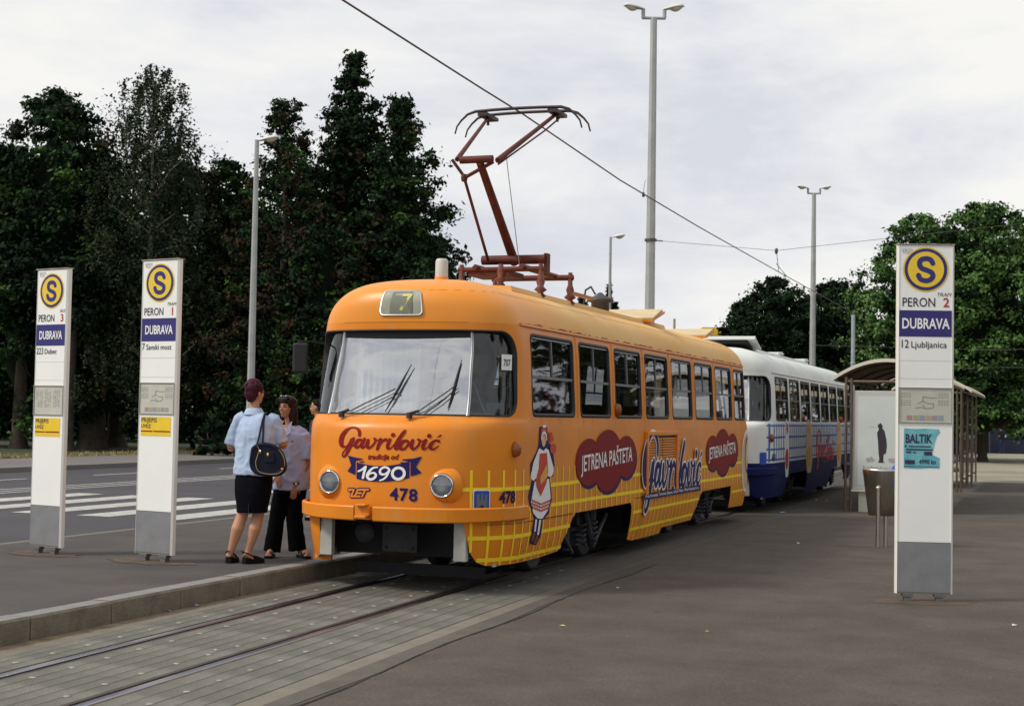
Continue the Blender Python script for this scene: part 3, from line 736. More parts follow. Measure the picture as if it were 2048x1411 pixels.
    for s in (-1, 1):
        q = MB(); q.box((s*.695, .13, .50), (.125, .07, .38)); q.build('guard_board', M_grey, T, .006)
        q = MB(); q.box((s*.93, .62, .30), (.03, .50, .10)); q.build('side_guard', M_grey, T)
    q = MB(); q.bbox(-.94, .94, .35, 12.2, .62, .86); q.bbox(-.80, .80, .55, 1.3, .3, .65); q.build('underframe', M_black, T)
    q = MB(); q.bbox(-.70, .70, .75, .80, .09, .20); q.bbox(-.70, .70, .80, 1.1, .09, .13); q.build('life_guard', mat('guard_dark', (.006, .007, .011), .7, var=.3), T)
    q = MB(); q.bbox(-.16, .20, .235, .26, .36, .62); q.lathe([(.0, 0), (.10, 0), (.10, .05), (0, .05)], (-.33, .24, .53), 16, 'y', caps=False); q.build('coupling_plate', mat('plate', (.018, .018, .021), .7, var=.3, vscale=14), T)
    q = MB()
    for x in (-.12, .16):
        for z in (.40, .58): q.lathe([(0, .012), (.014, .012), (.014, 0)], (x, .235, z), 8, 'y', caps=False)
    q.build('plate_bolts', M_black, T)
    if full:
        q = MB(); q.box((-.93, .50, .34), (.20, .03, .24)); q.build('step_panel', bm_, T)
    # underfloor gear between the bogies
    q = MB(); q.bbox(-.85, .85, 5.2, 6.4, .28, .8); q.bbox(-.9, .9, 6.6, 7.9, .22, .8); q.bbox(-.3, .3, .9, 11.4, .3, .7); q.build('equipment_box', M_black, T)
    # ---- bogies
    for yb in (3.52, 9.70):
        bg_ = MB(); 
        for s in (-1, 1):
            bg_.tube([(s*.62, yb-1.05, .42), (s*.62, yb-.45, .36), (s*.62, yb+.45, .36), (s*.62, yb+1.05, .42)], .075, 8)
            bg_.tube([(s*.80, yb-.55, .60), (s*.80, yb-.5, .20)], .055, 10); bg_.tube([(s*.80, yb+.5, .62), (s*.80, yb+.45, .22)], .06, 10)
            bg_.box((s*.80, yb, .30), (.10, .55, .14)); bg_.box((s*.72, yb, .55), (.22, .35, .24))
            bg_.tube([(s*.84, yb-.95, .52), (s*.84, yb-.4, .16)], .03, 8); bg_.tube([(s*.84, yb+.95, .52), (s*.84, yb+.4, .16)], .03, 8)
            bg_.tube([(s*.88, yb-.05, .62), (s*.88, yb+.25, .20)], .045, 8)
        bg_.box((0, yb, .45), (1.2, .4, .25)); bo = bg_.build('bogie', M_iron, T)
        for ya in (-.95, .95):
            for s in (-1, 1):
                w = MB(); w.lathe([(0, .06), (.10, .06), (.12, .02), (.27, .02), (.30, .06), (.345, .06), (.355, -.045), (.36, -.06), (.10, -.07), (0, -.07)], (0, 0, 0), 28, 'x', caps=False)
                wo_ = w.build('wheel', M_wheel, bo); wo_.location = (s*.52, yb+ya, .352); wo_.scale = (s, 1, 1)
        sp = MB()
        for s in (-1, 1):
            for yq in (-.25, .2):
                pts = [(s*(.90+.0) + .055*math.cos(t*6.283*4.5), yb+yq + .055*math.sin(t*6.283*4.5), .24 + .26*t) for t in np.linspace(0, 1, 60)]
                sp.tube(pts, .012, 5)
        sp.build('coil_springs', M_iron, bo)
    # ---- roof gear
    hp = pal.get('hatch', pal['roof'])
    for (y, lo, hi, wd, opn) in pal['hatches']:
        b = MB(); b.prism([(-wd, 0), (wd, 0), (wd*.93, .72), (-wd*.93, .72)], 0, .03)
        h_ = b.build('roof_hatch', hp, T, .006); h_.location = (0, y, lo); h_.rotation_euler = (math.atan((hi-lo)/.72), 0, 0)
        b = MB(); b.bbox(-wd*.75, wd*.75, .06, .60, -.09, -.0); o = b.build('hatch_frame', M_black if not full else bm_, h_)
        b = MB(); b.loft([[(-wd*.98, .0, -.03), (-wd*.98, .70, -.03), (-wd*.98, .70, .0), (-wd*.98, 0, 0)], [(wd*.985, .0, -.03), (wd*.985, .70, -.03), (wd*.985, .70, 0.), (wd*.985, 0, 0)]], True, True, False); b.build('hatch_edge', hp if not full else bm_, h_)
    b = MB(); rows_ = np.linspace(1.9, 8.6, 30)
    zt = lambda x, y: None
    b.loft([[(-.52, y, 3.0), (-.50, y, 3.055 + .0), (.0, y, 3.075), (.50, y, 3.055), (.52, y, 3.0)] for y in rows_], True, True, False); b.build('roof_walkway', rm_, T)
    if full:
        b = MB()
        for k in range(3): b.tube([surf(LA*.45 + .0, 3.1), surf(LA*.45, 3.12)], .004, 4)
        seam = MB()
        seam.loft([[surf(u, 2.99, .0015), surf(u, 2.994, .0015)] for u in np.linspace(.35, LA+LS*.95, 60)], False, False, False); seam.build('roof_seam', M_rust, T)
    return T
M_sash = mat('sash_metal', (.17, .175, .19), .5, .5)
M_wheel = mat('wheel_steel', (.06, .055, .055), .6, .5, var=.3)
M_refl = mat('reflector', (.42, .44, .46), .25, .35)
M_lens = glass('lens_glass', (.9, .9, .9), .10, .08)
# ribs in the headlight lens
t_ = M_refl.node_tree; w_ = t_.nodes.new('ShaderNodeTexNoise'); w_.inputs['Scale'].default_value = 14; b_ = t_.nodes.new('ShaderNodeBump'); b_.inputs['Strength'].default_value = .6
t_.links.new(w_.outputs[0], b_.inputs['Height']); t_.links.new(b_.outputs[0], t_.nodes['Principled BSDF'].inputs['Normal'])
# white body with a navy skirt painted below .9 m
def two_tone():
    mt = mat('tram_white_navy', (.74, .76, .74), .6, spec=.15); t = mt.node_tree; b = t.nodes['Principled BSDF']
    co = t.nodes.new('ShaderNodeTexCoord'); sp = t.nodes.new('ShaderNodeSeparateXYZ'); gt = t.nodes.new('ShaderNodeMath'); gt.operation = 'GREATER_THAN'; gt.inputs[1].default_value = .90
    mx = t.nodes.new('ShaderNodeMix'); mx.data_type = 'RGBA'; mx.inputs[6].default_value = (.008, .014, .085, 1); mx.inputs[7].default_value = (.74, .76, .74, 1)
    t.links.new(co.outputs['Object'], sp.inputs[0]); t.links.new(sp.outputs[2], gt.inputs[0]); t.links.new(gt.outputs[0], mx.inputs[0]); t.links.new(mx.outputs[2], b.inputs['Base Color'])
    return mt
# streaks of grime and rust on the orange paint
def streaks(mt):
    t = mt.node_tree; b = t.nodes['Principled BSDF']; src = b.inputs['Base Color'].links[0].from_socket
    co = t.nodes.new('ShaderNodeTexCoord'); mp = t.nodes.new('ShaderNodeMapping'); mp.inputs['Scale'].default_value = (2.5, 2.5, .35)
    n = t.nodes.new('ShaderNodeTexNoise'); n.inputs['Scale'].default_value = 2.2; n.inputs['Detail'].default_value = 7
    t.links.new(co.outputs['Object'], mp.inputs[0]); t.links.new(mp.outputs[0], n.inputs['Vector'])
    r = t.nodes.new('ShaderNodeMapRange'); r.inputs[1].default_value = .52; r.inputs[2].default_value = .72; r.inputs[4].default_value = .5
    mx = t.nodes.new('ShaderNodeMix'); mx.data_type = 'RGBA'; mx.inputs[7].default_value = (.60, .29, .09, 1)
    t.links.new(n.outputs[0], r.inputs[0]); t.links.new(r.outputs[0], mx.inputs[0]); t.links.new(src, mx.inputs[6]); t.links.new(mx.outputs[2], b.inputs['Base Color'])
streaks(M_or)
tram1 = build_tram('orange_tram', 'orange articulated-free tram with yellow grid lettering, pantograph raised, at the kerb'.replace('articulated-free ', ''), 0,
    dict(full=True, body=M_or, roof=M_roof_or, hatch=mat('hatch_tan', (.58, .46, .27), .75, var=.12, vscale=4), hatches=((7.35, 3.06, 3.23, .66, 1), (11.05, 3.03, 3.17, .60, 1))))
tram2 = build_tram('white_tram', 'white tram with navy skirt and blue grid, standing behind the orange tram', 13.92,
    dict(full=False, body=two_tone(), roof=M_roof_wh, hatches=((1.3, 3.24, 3.06, .62, 1), (4.6, 3.08, 3.12, .5, 1), (8.1, 3.08, 3.12, .5, 1))))
# rust along the gutter of the orange tram
rr = random.Random(8); b = MB()
for k in range(150):
    u = LA + rr.random()**.9 * LS; w = rr.uniform(.02, .16); h = rr.uniform(.004, .022); v = 2.618
    b.add([surf(u-w, v, .003), surf(u+w, v, .003), surf(u+w*.6, v+h, .003), surf(u, v+h*1.4, .003), surf(u-w*.7, v+h*.8, .003)], [(0, 1, 2, 3, 4)])
b.build('gutter_rust', M_rust, tram1)

# ---------------------------------------------------------------- script lettering, traced stroke by stroke
G = [[(605,290,22),(603,250,23),(578,208,20),(520,182,13),(450,185,15),(380,225,27),(325,290,38),(305,360,42),(315,420,32),(350,450,18),(400,445,12),(440,410,12),(480,350,20)],
 [(515,335,22),(470,430,27),(425,520,26),(385,580,20),(345,590,12),(335,560,10),(365,510,10),(430,460,10),(500,440,9),(540,420,8)],
 [(640,355,16),(590,362,24),(555,405,28),(550,450,22),(580,465,16),(625,430,14),(660,370,18)],[(690,345,20),(655,420,25),(650,465,18),(690,460,11),(725,415,9)],
 [(745,365,22),(732,420,26),(745,475,18),(790,460,15),(840,405,14),(855,360,18),(835,345,15),(875,372,8),(900,370,10)],
 [(910,365,18),(935,360,22),(905,430,24),(885,492,22)],[(915,440,9),(960,385,12),(1000,360,20),(1015,372,18)],
 [(1062,365,24),(1035,440,25),(1040,490,18),(1085,480,9)],[(1104,300,29),(1106,300,29)],
 [(1085,480,9),(1180,380,11),(1262,285,10),(1278,242,10),(1255,255,15),(1205,340,26),(1155,430,28),(1148,490,20),(1180,495,12),(1215,460,9)],
 [(1290,385,18),(1245,398,26),(1210,455,29),(1228,500,20),(1275,495,16),(1320,440,17),(1322,395,17),(1290,380,14),(1330,405,8),(1380,410,7)],
 [(1385,385,24),(1368,450,27),(1388,505,18),(1440,480,15),(1478,420,16),(1482,385,18),(1455,372,14),(1500,395,8),(1540,385,8)],
 [(1560,385,24),(1530,455,25),(1530,505,18),(1585,490,9),(1625,430,8)],[(1604,325,29),(1606,325,29)],
 [(1735,402,20),(1700,388,14),(1650,418,24),(1622,470,28),(1640,508,18),(1685,505,13),(1735,465,9)],[(1718,345,8),(1757,325,14)]]
def script_field(X, Y, grow=0):
    d = np.full(X.shape, 1e9)
    for s in G: d = np.minimum(d, seg_field(X, Y, smooth_pts(s, 4) if len(s) > 2 else s))
    return d - grow
PX = 1/1500.                                    # zoom pixel to metre on the front
def fxy(zx, zy):                                # zoom crop of the front -> (u, v)
    return ((zx - 965) * .705/1000 - .005, 1.672 - (zy + (965 - zx)*.045) * .000656)
def zdecal(name, field, box, m, parent, off, res=5): return decal(name, field, box, res, m, parent, off, fxy)
# the march works in zoom pixels whose y points down, so flip the faces
_old = march
def march(field, x0, x1, y0, y1, res):
    V, F = _old(field, x0, x1, y0, y1, res)
    return V, F
def zdecal(name, field, box, m, parent, off, res=5, xf=fxy):
    V, F = march(field, *box, res)
    return skin(name, [xf(*p) for p in V], [tuple(reversed(f)) for f in F], m, parent, off, custom=True)
zdecal('script_lettering', script_field, (240, 1800, 140, 640), M_red, tram1, .005, 6)
V, F = text2d('tradicija od', .047, 'CENTER', bold=.035, shear=.3, step=.1, xs=1.0)
c0 = fxy(965, 640); skin('lettering', [(c0[0]+a, c0[1]+b_+a*.02) for a, b_ in V], F, M_red, tram1, .005, custom=True)
def band(X, Y):
    top = 735 - 62*((X-960)/390)**2; bot = 960 - 50*((X-960)/390)**2
    return np.maximum.reduce([580-X, X-1350, top-Y, Y-bot])
zdecal('ribbon', lambda X, Y: np.minimum.reduce([band(X, Y), poly_field(X, Y, [(432,578),(560,608),(672,628),(672,640),(560,655),(562,858),(500,835),(432,806),(492,720)]),
    poly_field(X, Y, [(1520,608),(1400,638),(1245,645),(1245,656),(1365,682),(1368,888),(1440,870),(1520,842),(1440,758)]),
    poly_field(X, Y, [(605,662),(692,664),(692,680),(640,682)]), poly_field(X, Y, [(1225,684),(1315,690),(1290,698),(1225,700)])]), (420, 1535, 560, 980), M_navy, tram1, .005, 6)
D4 = [[(610,808,12),(665,785,14),(722,745,18),(700,830,19),(685,900,18)], [(900,753,10),(835,762,15),(775,815,18),(748,875,20),(782,922,18),(840,915,18),(878,870,18),(850,833,14),(795,840,13),(762,870,12)],
      [(1072,800,17),(1045,763,15),(985,757,15),(940,795,17),(945,845,17),(1000,855,14),(1055,820,14),(1072,795,16),(1035,880,15),(985,925,13),(935,942,9)]]
def f1690(X, Y):
    d = np.full(X.shape, 1e9)
    for s in D4: d = np.minimum(d, seg_field(X, Y, smooth_pts(s, 5) if s is not D4[0] else s))
    return np.minimum(d, np.abs(ell_field(X, Y, 1200, 846, 84, 80)) - 19)
zdecal('year_lettering', f1690, (580, 1330, 725, 965), M_wht, tram1, .009, 5)
ZE = [[(462,1068,1),(548,1068,1),(503,1166,1),(562,1166,1),(608,1072,1),(700,1072,1)],[(588,1120,1),(660,1120,1)],[(562,1166,1),(640,1166,1)],[(615,1070,1),(768,1070,1)],[(722,1072,1),(678,1166,1)],[(462,1068,1),(480,1085,1)]]
def zf(X, Y, r): return np.minimum.reduce([seg_field(X, Y, s) for s in ZE]) - r
zdecal('operator_logo', lambda X, Y: zf(X, Y, 27), (410, 820, 1020, 1210), M_navy, tram1, .005, 5)
zdecal('operator_logo_fill', lambda X, Y: zf(X, Y, 12), (430, 800, 1040, 1190), M_or, tram1, .009, 5)
c0 = fxy(1262, 1216); tdecal('478', c0[0]+.01, c0[1]-.008, .108, M_navy, tram1, .005, 'fleet_number', -.03, bold=.03, xs=1.05, font_space=1.12)

# ---------------------------------------------------------------- side decals of the orange tram
def grid_lines(T, m, v_list, u_list, vtop, w, off=.003, vw=.72):
    for i, (v, ua, ub) in enumerate(v_list):
        V, F = cdt([(ua, v-w), (ub, v-w), (ub, v+w), (ua, v+w)], [], 9, 9, .12); skin('grid_line', V, F, m, T, off)
    for u, lo in u_list:
        V = []; n = 14
        for k in range(n+1): v = lo + (vtop-lo)*k/n; V += [(u-w*vw, v), (u+w*vw, v)]
        skin('grid_line', V, [(2*k, 2*k+1, 2*k+3, 2*k+2) for k in range(n)], m, T, off + .0012)
def low_at(u):
    ps = bottom; 
    return float(np.interp(u, [p[0] for p in ps], [p[1] for p in ps])) + .004
segsA = [(1.0, u_at_y(24.9))]
vl = [(.985, .70, u_at_y(24.9)), (.78, 1.0, u_at_y(24.9)), (.53, .82, u_at_y(15.25)), (.53, u_at_y(17.78), u_at_y(21.45)), (.53, u_at_y(23.78), u_at_y(24.9)), (.32, .92, u_at_y(15.05)), (.32, u_at_y(17.78), u_at_y(21.2))]
ul = [(.85, low_at(.85)), (1.03, low_at(1.03)), (1.21, low_at(1.21)), (1.385, low_at(1.385))]; u = 1.56
while u < u_at_y(24.9):
    ul.append((u, low_at(u))); u += .206
grid_lines(tram1, M_yel, vl, ul, 1.165, .019)
V, F = cdt([(-1.45, .985), (-1.3, .985), (-1.3, 1.02), (-1.45, 1.02)], [], 9, 9, .1); skin('grid_line', V, F, M_yel, tram1, .003)

# coat of arms plaque
M_plq = mat('plaque_blue', (.02, .07, .42), .4); M_castle = mat('castle_grey', (.12, .14, .16), .6)
uc = u_at_x(1.0) - .0; uc = .955
def uvrect(n, u0, u1, v0, v1, m, T, off, r=.015):
    V, F = cdt(rrect(u0, u1, v0, v1, r, 3), [], .1, .1, .06); return skin(n, V, F, m, T, off, custom=True)
pq = uvrect('arms_plaque', uc-.088, uc+.088, .735, .985, M_wht, tram1, .010, .02)
uvrect('arms_field', uc-.078, uc+.078, .745, .975, M_plq, pq, .013, .015)
for (a, b_, c, d) in ((-.045,.045,.80,.89),(-.055,-.025,.80,.945),(-.013,.013,.88,.955),(.025,.055,.80,.945),(-.068,.068,.76,.80)): uvrect('castle', uc+a, uc+b_, c, d, M_castle, pq, .016, .002)
uvrect('castle_gate', uc-.015, uc+.015, .80, .84, M_black, pq, .019, .006)
tdecal('478', 1.27, .855, .11, M_navy, tram1, .009, 'fleet_number', .0, bold=.03, xs=.95)

# folk costume figure: a plain generic stand-in, crop pixels (5.427 per photograph pixel)
def sxy(zx, zy):
    px = 1040 + zx/5.427; o = 2105 - px; K = 3000*.94086*4.80
    Z = 3000*4.80/(o*.94086); t = (Z - 4.80*.33873*1.0)/.94086
    t = (Z - 4.80*math.sin(TH))/math.cos(TH)
    py = 840 + zy/5.427; hz = 831 + .018*(px-1024); z = 1.68 - (py-hz)*Z/3000
    return (u_at_y(t), z)
def sdecal(name, field, box, m, T, off, res=4): return zdecal(name, field, box, m, T, off, res, sxy)
P_ = poly_field; E_ = ell_field
sil = lambda X, Y, g=0: np.minimum.reduce([P_(X, Y, [(232,75),(300,72),(308,230),(360,300),(385,480),(372,600),(335,610),(362,850),(330,1000),(268,1075),(262,1240),(228,1340),(165,1320),(170,1200),(190,1060),(140,930),(120,820),(150,640),(135,560),(140,470),(210,320),(225,240)])]) - g
fig = sdecal('painted_figure', lambda X, Y: sil(X, Y, 7), (100, 420, 40, 1370), M_navy, tram1, .006, 6)
sdecal('figure_blouse', lambda X, Y: np.minimum.reduce([P_(X,Y,[(218,300),(160,450),(145,520),(150,600),(200,640),(250,560),(300,540),(350,610),(380,520),(350,420),(320,320),(290,300),(265,330)]), E_(X,Y,340,540,38,70), E_(X,Y,162,590,28,60)]), (120, 400, 280, 670), M_wht, fig, .009, 5)
sdecal('figure_apron', lambda X, Y: P_(X,Y,[(175,660),(330,630),(352,840),(318,980),(265,1060),(215,1060),(165,1000),(140,880)]), (120, 380, 620, 1080), M_wht, fig, .009, 5)
sdecal('figure_bodice', lambda X, Y: P_(X,Y,[(222,360),(300,350),(318,560),(300,680),(240,820),(195,720),(185,650),(215,520)]), (170, 330, 340, 830), M_scar, fig, .012, 5)
sdecal('figure_shawl', lambda X, Y: P_(X,Y,[(225,620),(300,470),(310,600),(235,700)]), (210, 320, 460, 710), mat('decal_gold', (.72, .36, .05), .5), fig, .015, 5)
sdecal('figure_headscarf', lambda X, Y: np.minimum(E_(X,Y,266,175,34,100), P_(X,Y,[(238,110),(298,90),(295,180),(240,180)])), (220, 315, 70, 290), M_scar, fig, .009, 4)
sdecal('figure_face', lambda X, Y: E_(X,Y,263,225,20,62), (235, 290, 150, 300), M_skin_p, fig, .012, 4)
sdecal('figure_cap_frill', lambda X, Y: np.minimum(np.abs(E_(X,Y,266,215,27,80))-5, E_(X,Y,272,64,22,16)), (230, 310, 40, 215), M_wht, fig, .013, 4)
sdecal('figure_basket', lambda X, Y: np.minimum(E_(X,Y,368,305,34,56), P_(X,Y,[(320,140),(350,125),(375,215),(330,240)])), (300, 410, 120, 370), M_scar, fig, .012, 5)
sdecal('figure_boots', lambda X, Y: np.minimum(P_(X,Y,[(172,1210),(205,1210),(190,1305),(168,1310)]), P_(X,Y,[(215,1240),(242,1240),(225,1335),(200,1330)])), (160, 250, 1200, 1345), mat('decal_brown', (.22, .05, .02), .5), fig, .010, 4)
sdecal('figure_stockings', lambda X, Y: np.minimum(P_(X,Y,[(188,1065),(208,1070),(203,1200),(186,1200)]), P_(X,Y,[(230,1075),(252,1070),(242,1235),(222,1235)])), (180, 260, 1060, 1240), M_wht, fig, .010, 4)
for k, yy in enumerate((905, 940, 975)):
    sdecal('apron_trim', lambda X, Y, yy=yy: seg_field(X, Y, [(150+q*12, yy - .35*(q*12-100)*0 + (10 if q % 2 else -8) - abs(q-8)*5, 6) for q in range(17)]), (140, 360, 840, 1010), M_scar, fig, .012, 4)

def cloud(uc_, vc, sx, label=None):
    f = lambda X, Y: np.minimum.reduce([E_(X,Y,0,0,.64,.355), E_(X,Y,-.78,.0,.50,.26), E_(X,Y,.80,.03,.48,.25)])
    V, F = march(lambda X, Y: f(X-.05, Y+.035), -1.4, 1.45, -.45, .4, .03)
    sh = skin('cloud_shadow', [(uc_+a*sx, vc+b_) for a, b_ in V], F, M_navy, tram1, .0065, custom=True)
    V, F = march(f, -1.4, 1.4, -.4, .4, .03)
    c = skin('cloud_sign', [(uc_+a*sx, vc+b_) for a, b_ in V], F, M_red, tram1, .0095, custom=True)
    V, F = text2d('JETRENA PAŠTETA', .17, 'CENTER', bold=.012, step=.2); w = max(a for a, _ in V) - min(a for a, _ in V)
    k = 2.16*sx/w
    # narrow slab-like serifs
    skin('lettering', [(uc_+a*k, vc-.06+b_+a*k*.035) for a, b_ in V], F, M_wht, c, .0125, custom=True)
cloud(u_at_y(16.62), 1.185, .97); cloud(u_at_y(23.0), 1.18, .93)

# louvred box and the big script over it
uv0, uv1 = u_at_y(18.28), u_at_y(19.95)
b = MB(); n = 1
def slabuv(b, a0, a1, v0, v1, o0, o1):
    P = [surf(a0, v0, o0), surf(a1, v0, o0), surf(a1, v1, o0), surf(a0, v1, o0), surf(a0, v0, o1), surf(a1, v0, o1), surf(a1, v1, o1), surf(a0, v1, o1)]
    b.add(P, [(3,2,1,0), (4,5,6,7), (0,1,5,4), (1,2,6,5), (2,3,7,6), (3,0,4,7)])
for (a0, a1, v0, v1) in ((uv0, uv0+.08, .72, 1.51), (uv1-.08, uv1, .72, 1.51), (uv0+.081, uv1-.081, 1.46, 1.512)): slabuv(b, a0, a1, v0, v1, .001, .045)
lv = b.build('louvre_box', M_or, tram1, .006)
q = MB(); slabuv(q, uv0+.085, uv1-.085, .77, 1.45, .0008, .0012); q.build('louvre_recess', M_black, lv)
for k in range(20):
    v = .78 + k*.033
    for ua, ub in ((uv0+.09, (uv0+uv1)/2-.02), ((uv0+uv1)/2+.02, uv1-.09)):
        q = MB(); slabuv(q, ua, ub, v, v+.022, .002, .020); q.build('slat', M_or, lv)
def bigxy(zx, zy): 
    t = (zx - 275)/1480
    return (u_at_y(18.12) + t*3.30, 1.50 + .0 - (zy - 170)*.00232*(1.0) + t*.05 + .0)
for grow, m_, off, nm in ((10, M_wht, .0255, 'script_outline'), (-1, M_blue2 if 'M_blue2' in globals() else M_navy, .0285, 'script_lettering')):
    V, F = march(lambda X, Y: script_field(X, Y, grow), 230, 1810, 130, 650, 8)
    skin(nm, [bigxy(*p) for p in V], [tuple(reversed(f)) for f in F], m_, tram1, off, custom=True)
uvrect('slogan_strip', u_at_y(18.15), u_at_y(21.35), .665, .74, M_navy, tram1, .030, .004)
V, F = text2d('Prva Hrvatska Tvornica Salame, Sušena Mesa i Masti Petrinja d.o.o.', .04, 'CENTER', bold=.01, step=.2); w = max(a for a, _ in V) - min(a for a, _ in V)
skin('lettering', [(u_at_y(19.75)+a*3.0/w, .685+b_) for a, b_ in V], F, M_wht, tram1, .033, custom=True)
# rear roundel, side lamps, panel seams, door post
uvr = u_at_y(24.95)
V, F = march(lambda X, Y: E_(X,Y,0,0,.42,.52), -.5, .5, -.55, .55, .03); rd_ = skin('rear_roundel', [(uvr+a, 1.0+b_) for a, b_ in V], F, M_wht, tram1, .006, custom=True)
V, F = march(lambda X, Y: E_(X,Y,0,0,.36,.46), -.5, .5, -.55, .55, .03); skin('roundel_field', [(uvr+a, 1.0+b_) for a, b_ in V], F, M_tan, rd_, .009, custom=True)
V, F = march(lambda X, Y: np.abs(E_(X,Y,.05,.1,.2,.28))-.02, -.5, .5, -.55, .55, .02); skin('roundel_stroke', [(uvr+a, 1.0+b_) for a, b_ in V], F, M_navy, rd_, .012, custom=True)
def side_lamp(T, u, v, m_):
    b = MB(); c = surf(u, v, 0)
    b.loft([[surf(u + w*math.cos(a), v + h*math.sin(a), o) for a in np.linspace(0, 2*math.pi, 13)[:-1]] for w, h, o in ((.045,.075,-.01),(.045,.075,.02),(.035,.06,.06),(.01,.02,.07))], True); return b.build('turn_lamp', m_, T)
M_amb = mat('amber_plastic', (.28, .07, .015), .3)
side_lamp(tram1, 1.36, 1.36, M_amb); side_lamp(tram1, u_at_y(17.0), 1.80, M_amb)
side_lamp(tram2, 1.36, 1.36, M_amb); side_lamp(tram2, u_at_y(17.0), 1.78, M_amb)
def seam(T, pts, w=.004, m_=M_black):
    b = MB(); P = densify(pts, .1, False)
    for (a, b1), (c, d) in zip(P[:-1], P[1:]):
        L_ = math.hypot(c-a, d-b1) or 1; nx, ny = -(d-b1)/L_*w, (c-a)/L_*w
        b.add([surf(a-nx, b1-ny, .0058), surf(c-nx, d-ny, .0058), surf(c+nx, d+ny, .0058), surf(a+nx, b1+ny, .0058)], [(0,1,2,3)])
    b.build('panel_seam', m_, T)
seam(tram1, [(u_at_y(13.9), .655), (u_at_y(15.3), .655)]); seam(tram1, [(u_at_y(18.25), .66), (u_at_y(18.25), .2)]); seam(tram1, [(u_at_y(17.8), .70), (u_at_y(18.3), .70)], .003)
seam(tram1, [(u_at_y(21.0), .655), (u_at_y(21.5), .655)]); seam(tram1, [(u_at_y(24.5), .27), (u_at_y(24.5), 2.5)], .003); seam(tram1, [(u_at_y(18.3), 1.66), (u_at_y(18.3), .7)], .002)

for yv in (15.5, 16.95, 21.2, 22.6, 24.0): seam(tram1, [(u_at_y(yv), .70), (u_at_y(yv), 1.66)], .0016, mat('seam_line', (.22, .06, .01), .8))
seam(tram1, [(1.0, .655), (u_at_y(13.9), .655)], .002)
seam(tram1, [(-.72, 2.60), (.72, 2.60)], .0015, mat('seam_line', (.22, .06, .01), .8))
# road grime splashed on the lower skirt, separate irregular flecks
M_grime = mat('grime', (.13, .075, .04), .9); rr = random.Random(12); b = MB()
for k in range(420):
    y = rr.uniform(13.6, 24.8); u = u_at_y(y); lo = low_at(u); v = lo + abs(rr.gauss(0, .07)) + .01; s_ = rr.uniform(.002, .007)
    if v > .66 and rr.random() < .7: continue
    b.add([surf(u+s_*math.cos(a)*rr.uniform(.6, 1.4), v+s_*math.sin(a)*rr.uniform(.6, 1.8), .0075) for a in np.linspace(0, 6.28, 7)[:-1]], [tuple(range(6))])
o = b.build('grime_flecks', M_grime, tram1); o['kind'] = 'stuff'
b = MB()
for k in range(46):                                   # drips below the window sills and the gutter
    y = rr.uniform(14.2, 24.6); u = u_at_y(y); top = rr.choice((1.695, 1.695, 2.585)); ln = rr.uniform(.05, .22) if top < 2 else rr.uniform(.02, .05); w_ = rr.uniform(.0015, .004)
    b.add([surf(u-w_, top, .0062), surf(u+w_, top, .0062), surf(u+w_*.4, top-ln, .0062), surf(u-w_*.4, top-ln, .0062)], [(0, 1, 2, 3)])
o = b.build('rust_drips', mat('drip', (.38, .12, .02), .9), tram1); o['kind'] = 'stuff'

# ---------------------------------------------------------------- decals of the white tram
vl = [(1.59, 1.2, u_at_y(24.9)), (1.37, 1.2, u_at_y(24.9)), (1.15, 1.2, u_at_y(24.9)), (.96, 1.2, u_at_y(24.9))]
grid_lines(tram2, M_bgrid, vl, [(1.30 + .25*k, .92) for k in range(48)], 1.64, .018, vw=1.9)
pq = uvrect('arms_plaque', 1.02, 1.20, .88, 1.10, M_plq, tram2, .008)
tdecal('610', 1.55, .95, .12, M_navy, tram2, .008, 'fleet_number', bold=.03)
for k, (ty, w_, m1) in enumerate(((15.1, .26, M_wht), (17.9, .48, M_tan), (22.6, .48, M_tan))):
    uu = u_at_y(ty)
    V, F = march(lambda X, Y: np.minimum.reduce([E_(X,Y,0,.42,w_*.7,.22), P_(X,Y,[(-w_*.8,.3),(w_*.8,.3),(w_,-.2),(w_*.6,-.5),(-w_*.5,-.5),(-w_,-.1)])]), -.6, .6, -.6, .7, .03)
    o = skin('painted_picture', [(uu+a, 1.1+b_) for a, b_ in V], F, m1, tram2, .006, custom=True)
    V, F = march(lambda X, Y: np.minimum(E_(X,Y,-.02,-.15,w_*.7,.2), E_(X,Y,0,.45,w_*.4,.12)), -.5, .5, -.6, .7, .03)
    skin('picture_detail', [(uu+a, 1.1+b_) for a, b_ in V], F, M_scar if k == 0 else mat('decal_ochre', (.62, .30, .05), .5), o, .010, custom=True)
V, F = march(script_field, 230, 1810, 130, 650, 9)
skin('script_lettering', [(u_at_y(18.9)+(a-275)/1480*2.9, 1.50-(b_-170)*.0020) for a, b_ in V], [tuple(reversed(f)) for f in F], mat('decal_bright_red', (.55, .03, .02), .5), tram2, .008, custom=True)
tdecal('Prva Hrvatska Tvornica Salame', u_at_y(20.4), .76, .05, M_bgrid, tram2, .006)
# white tram front screen seen from the side is plain; lamps amber at the rear
side_lamp(tram2, u_at_y(22.9), 1.75, mat('red_lamp', (.6, .04, .02), .3))

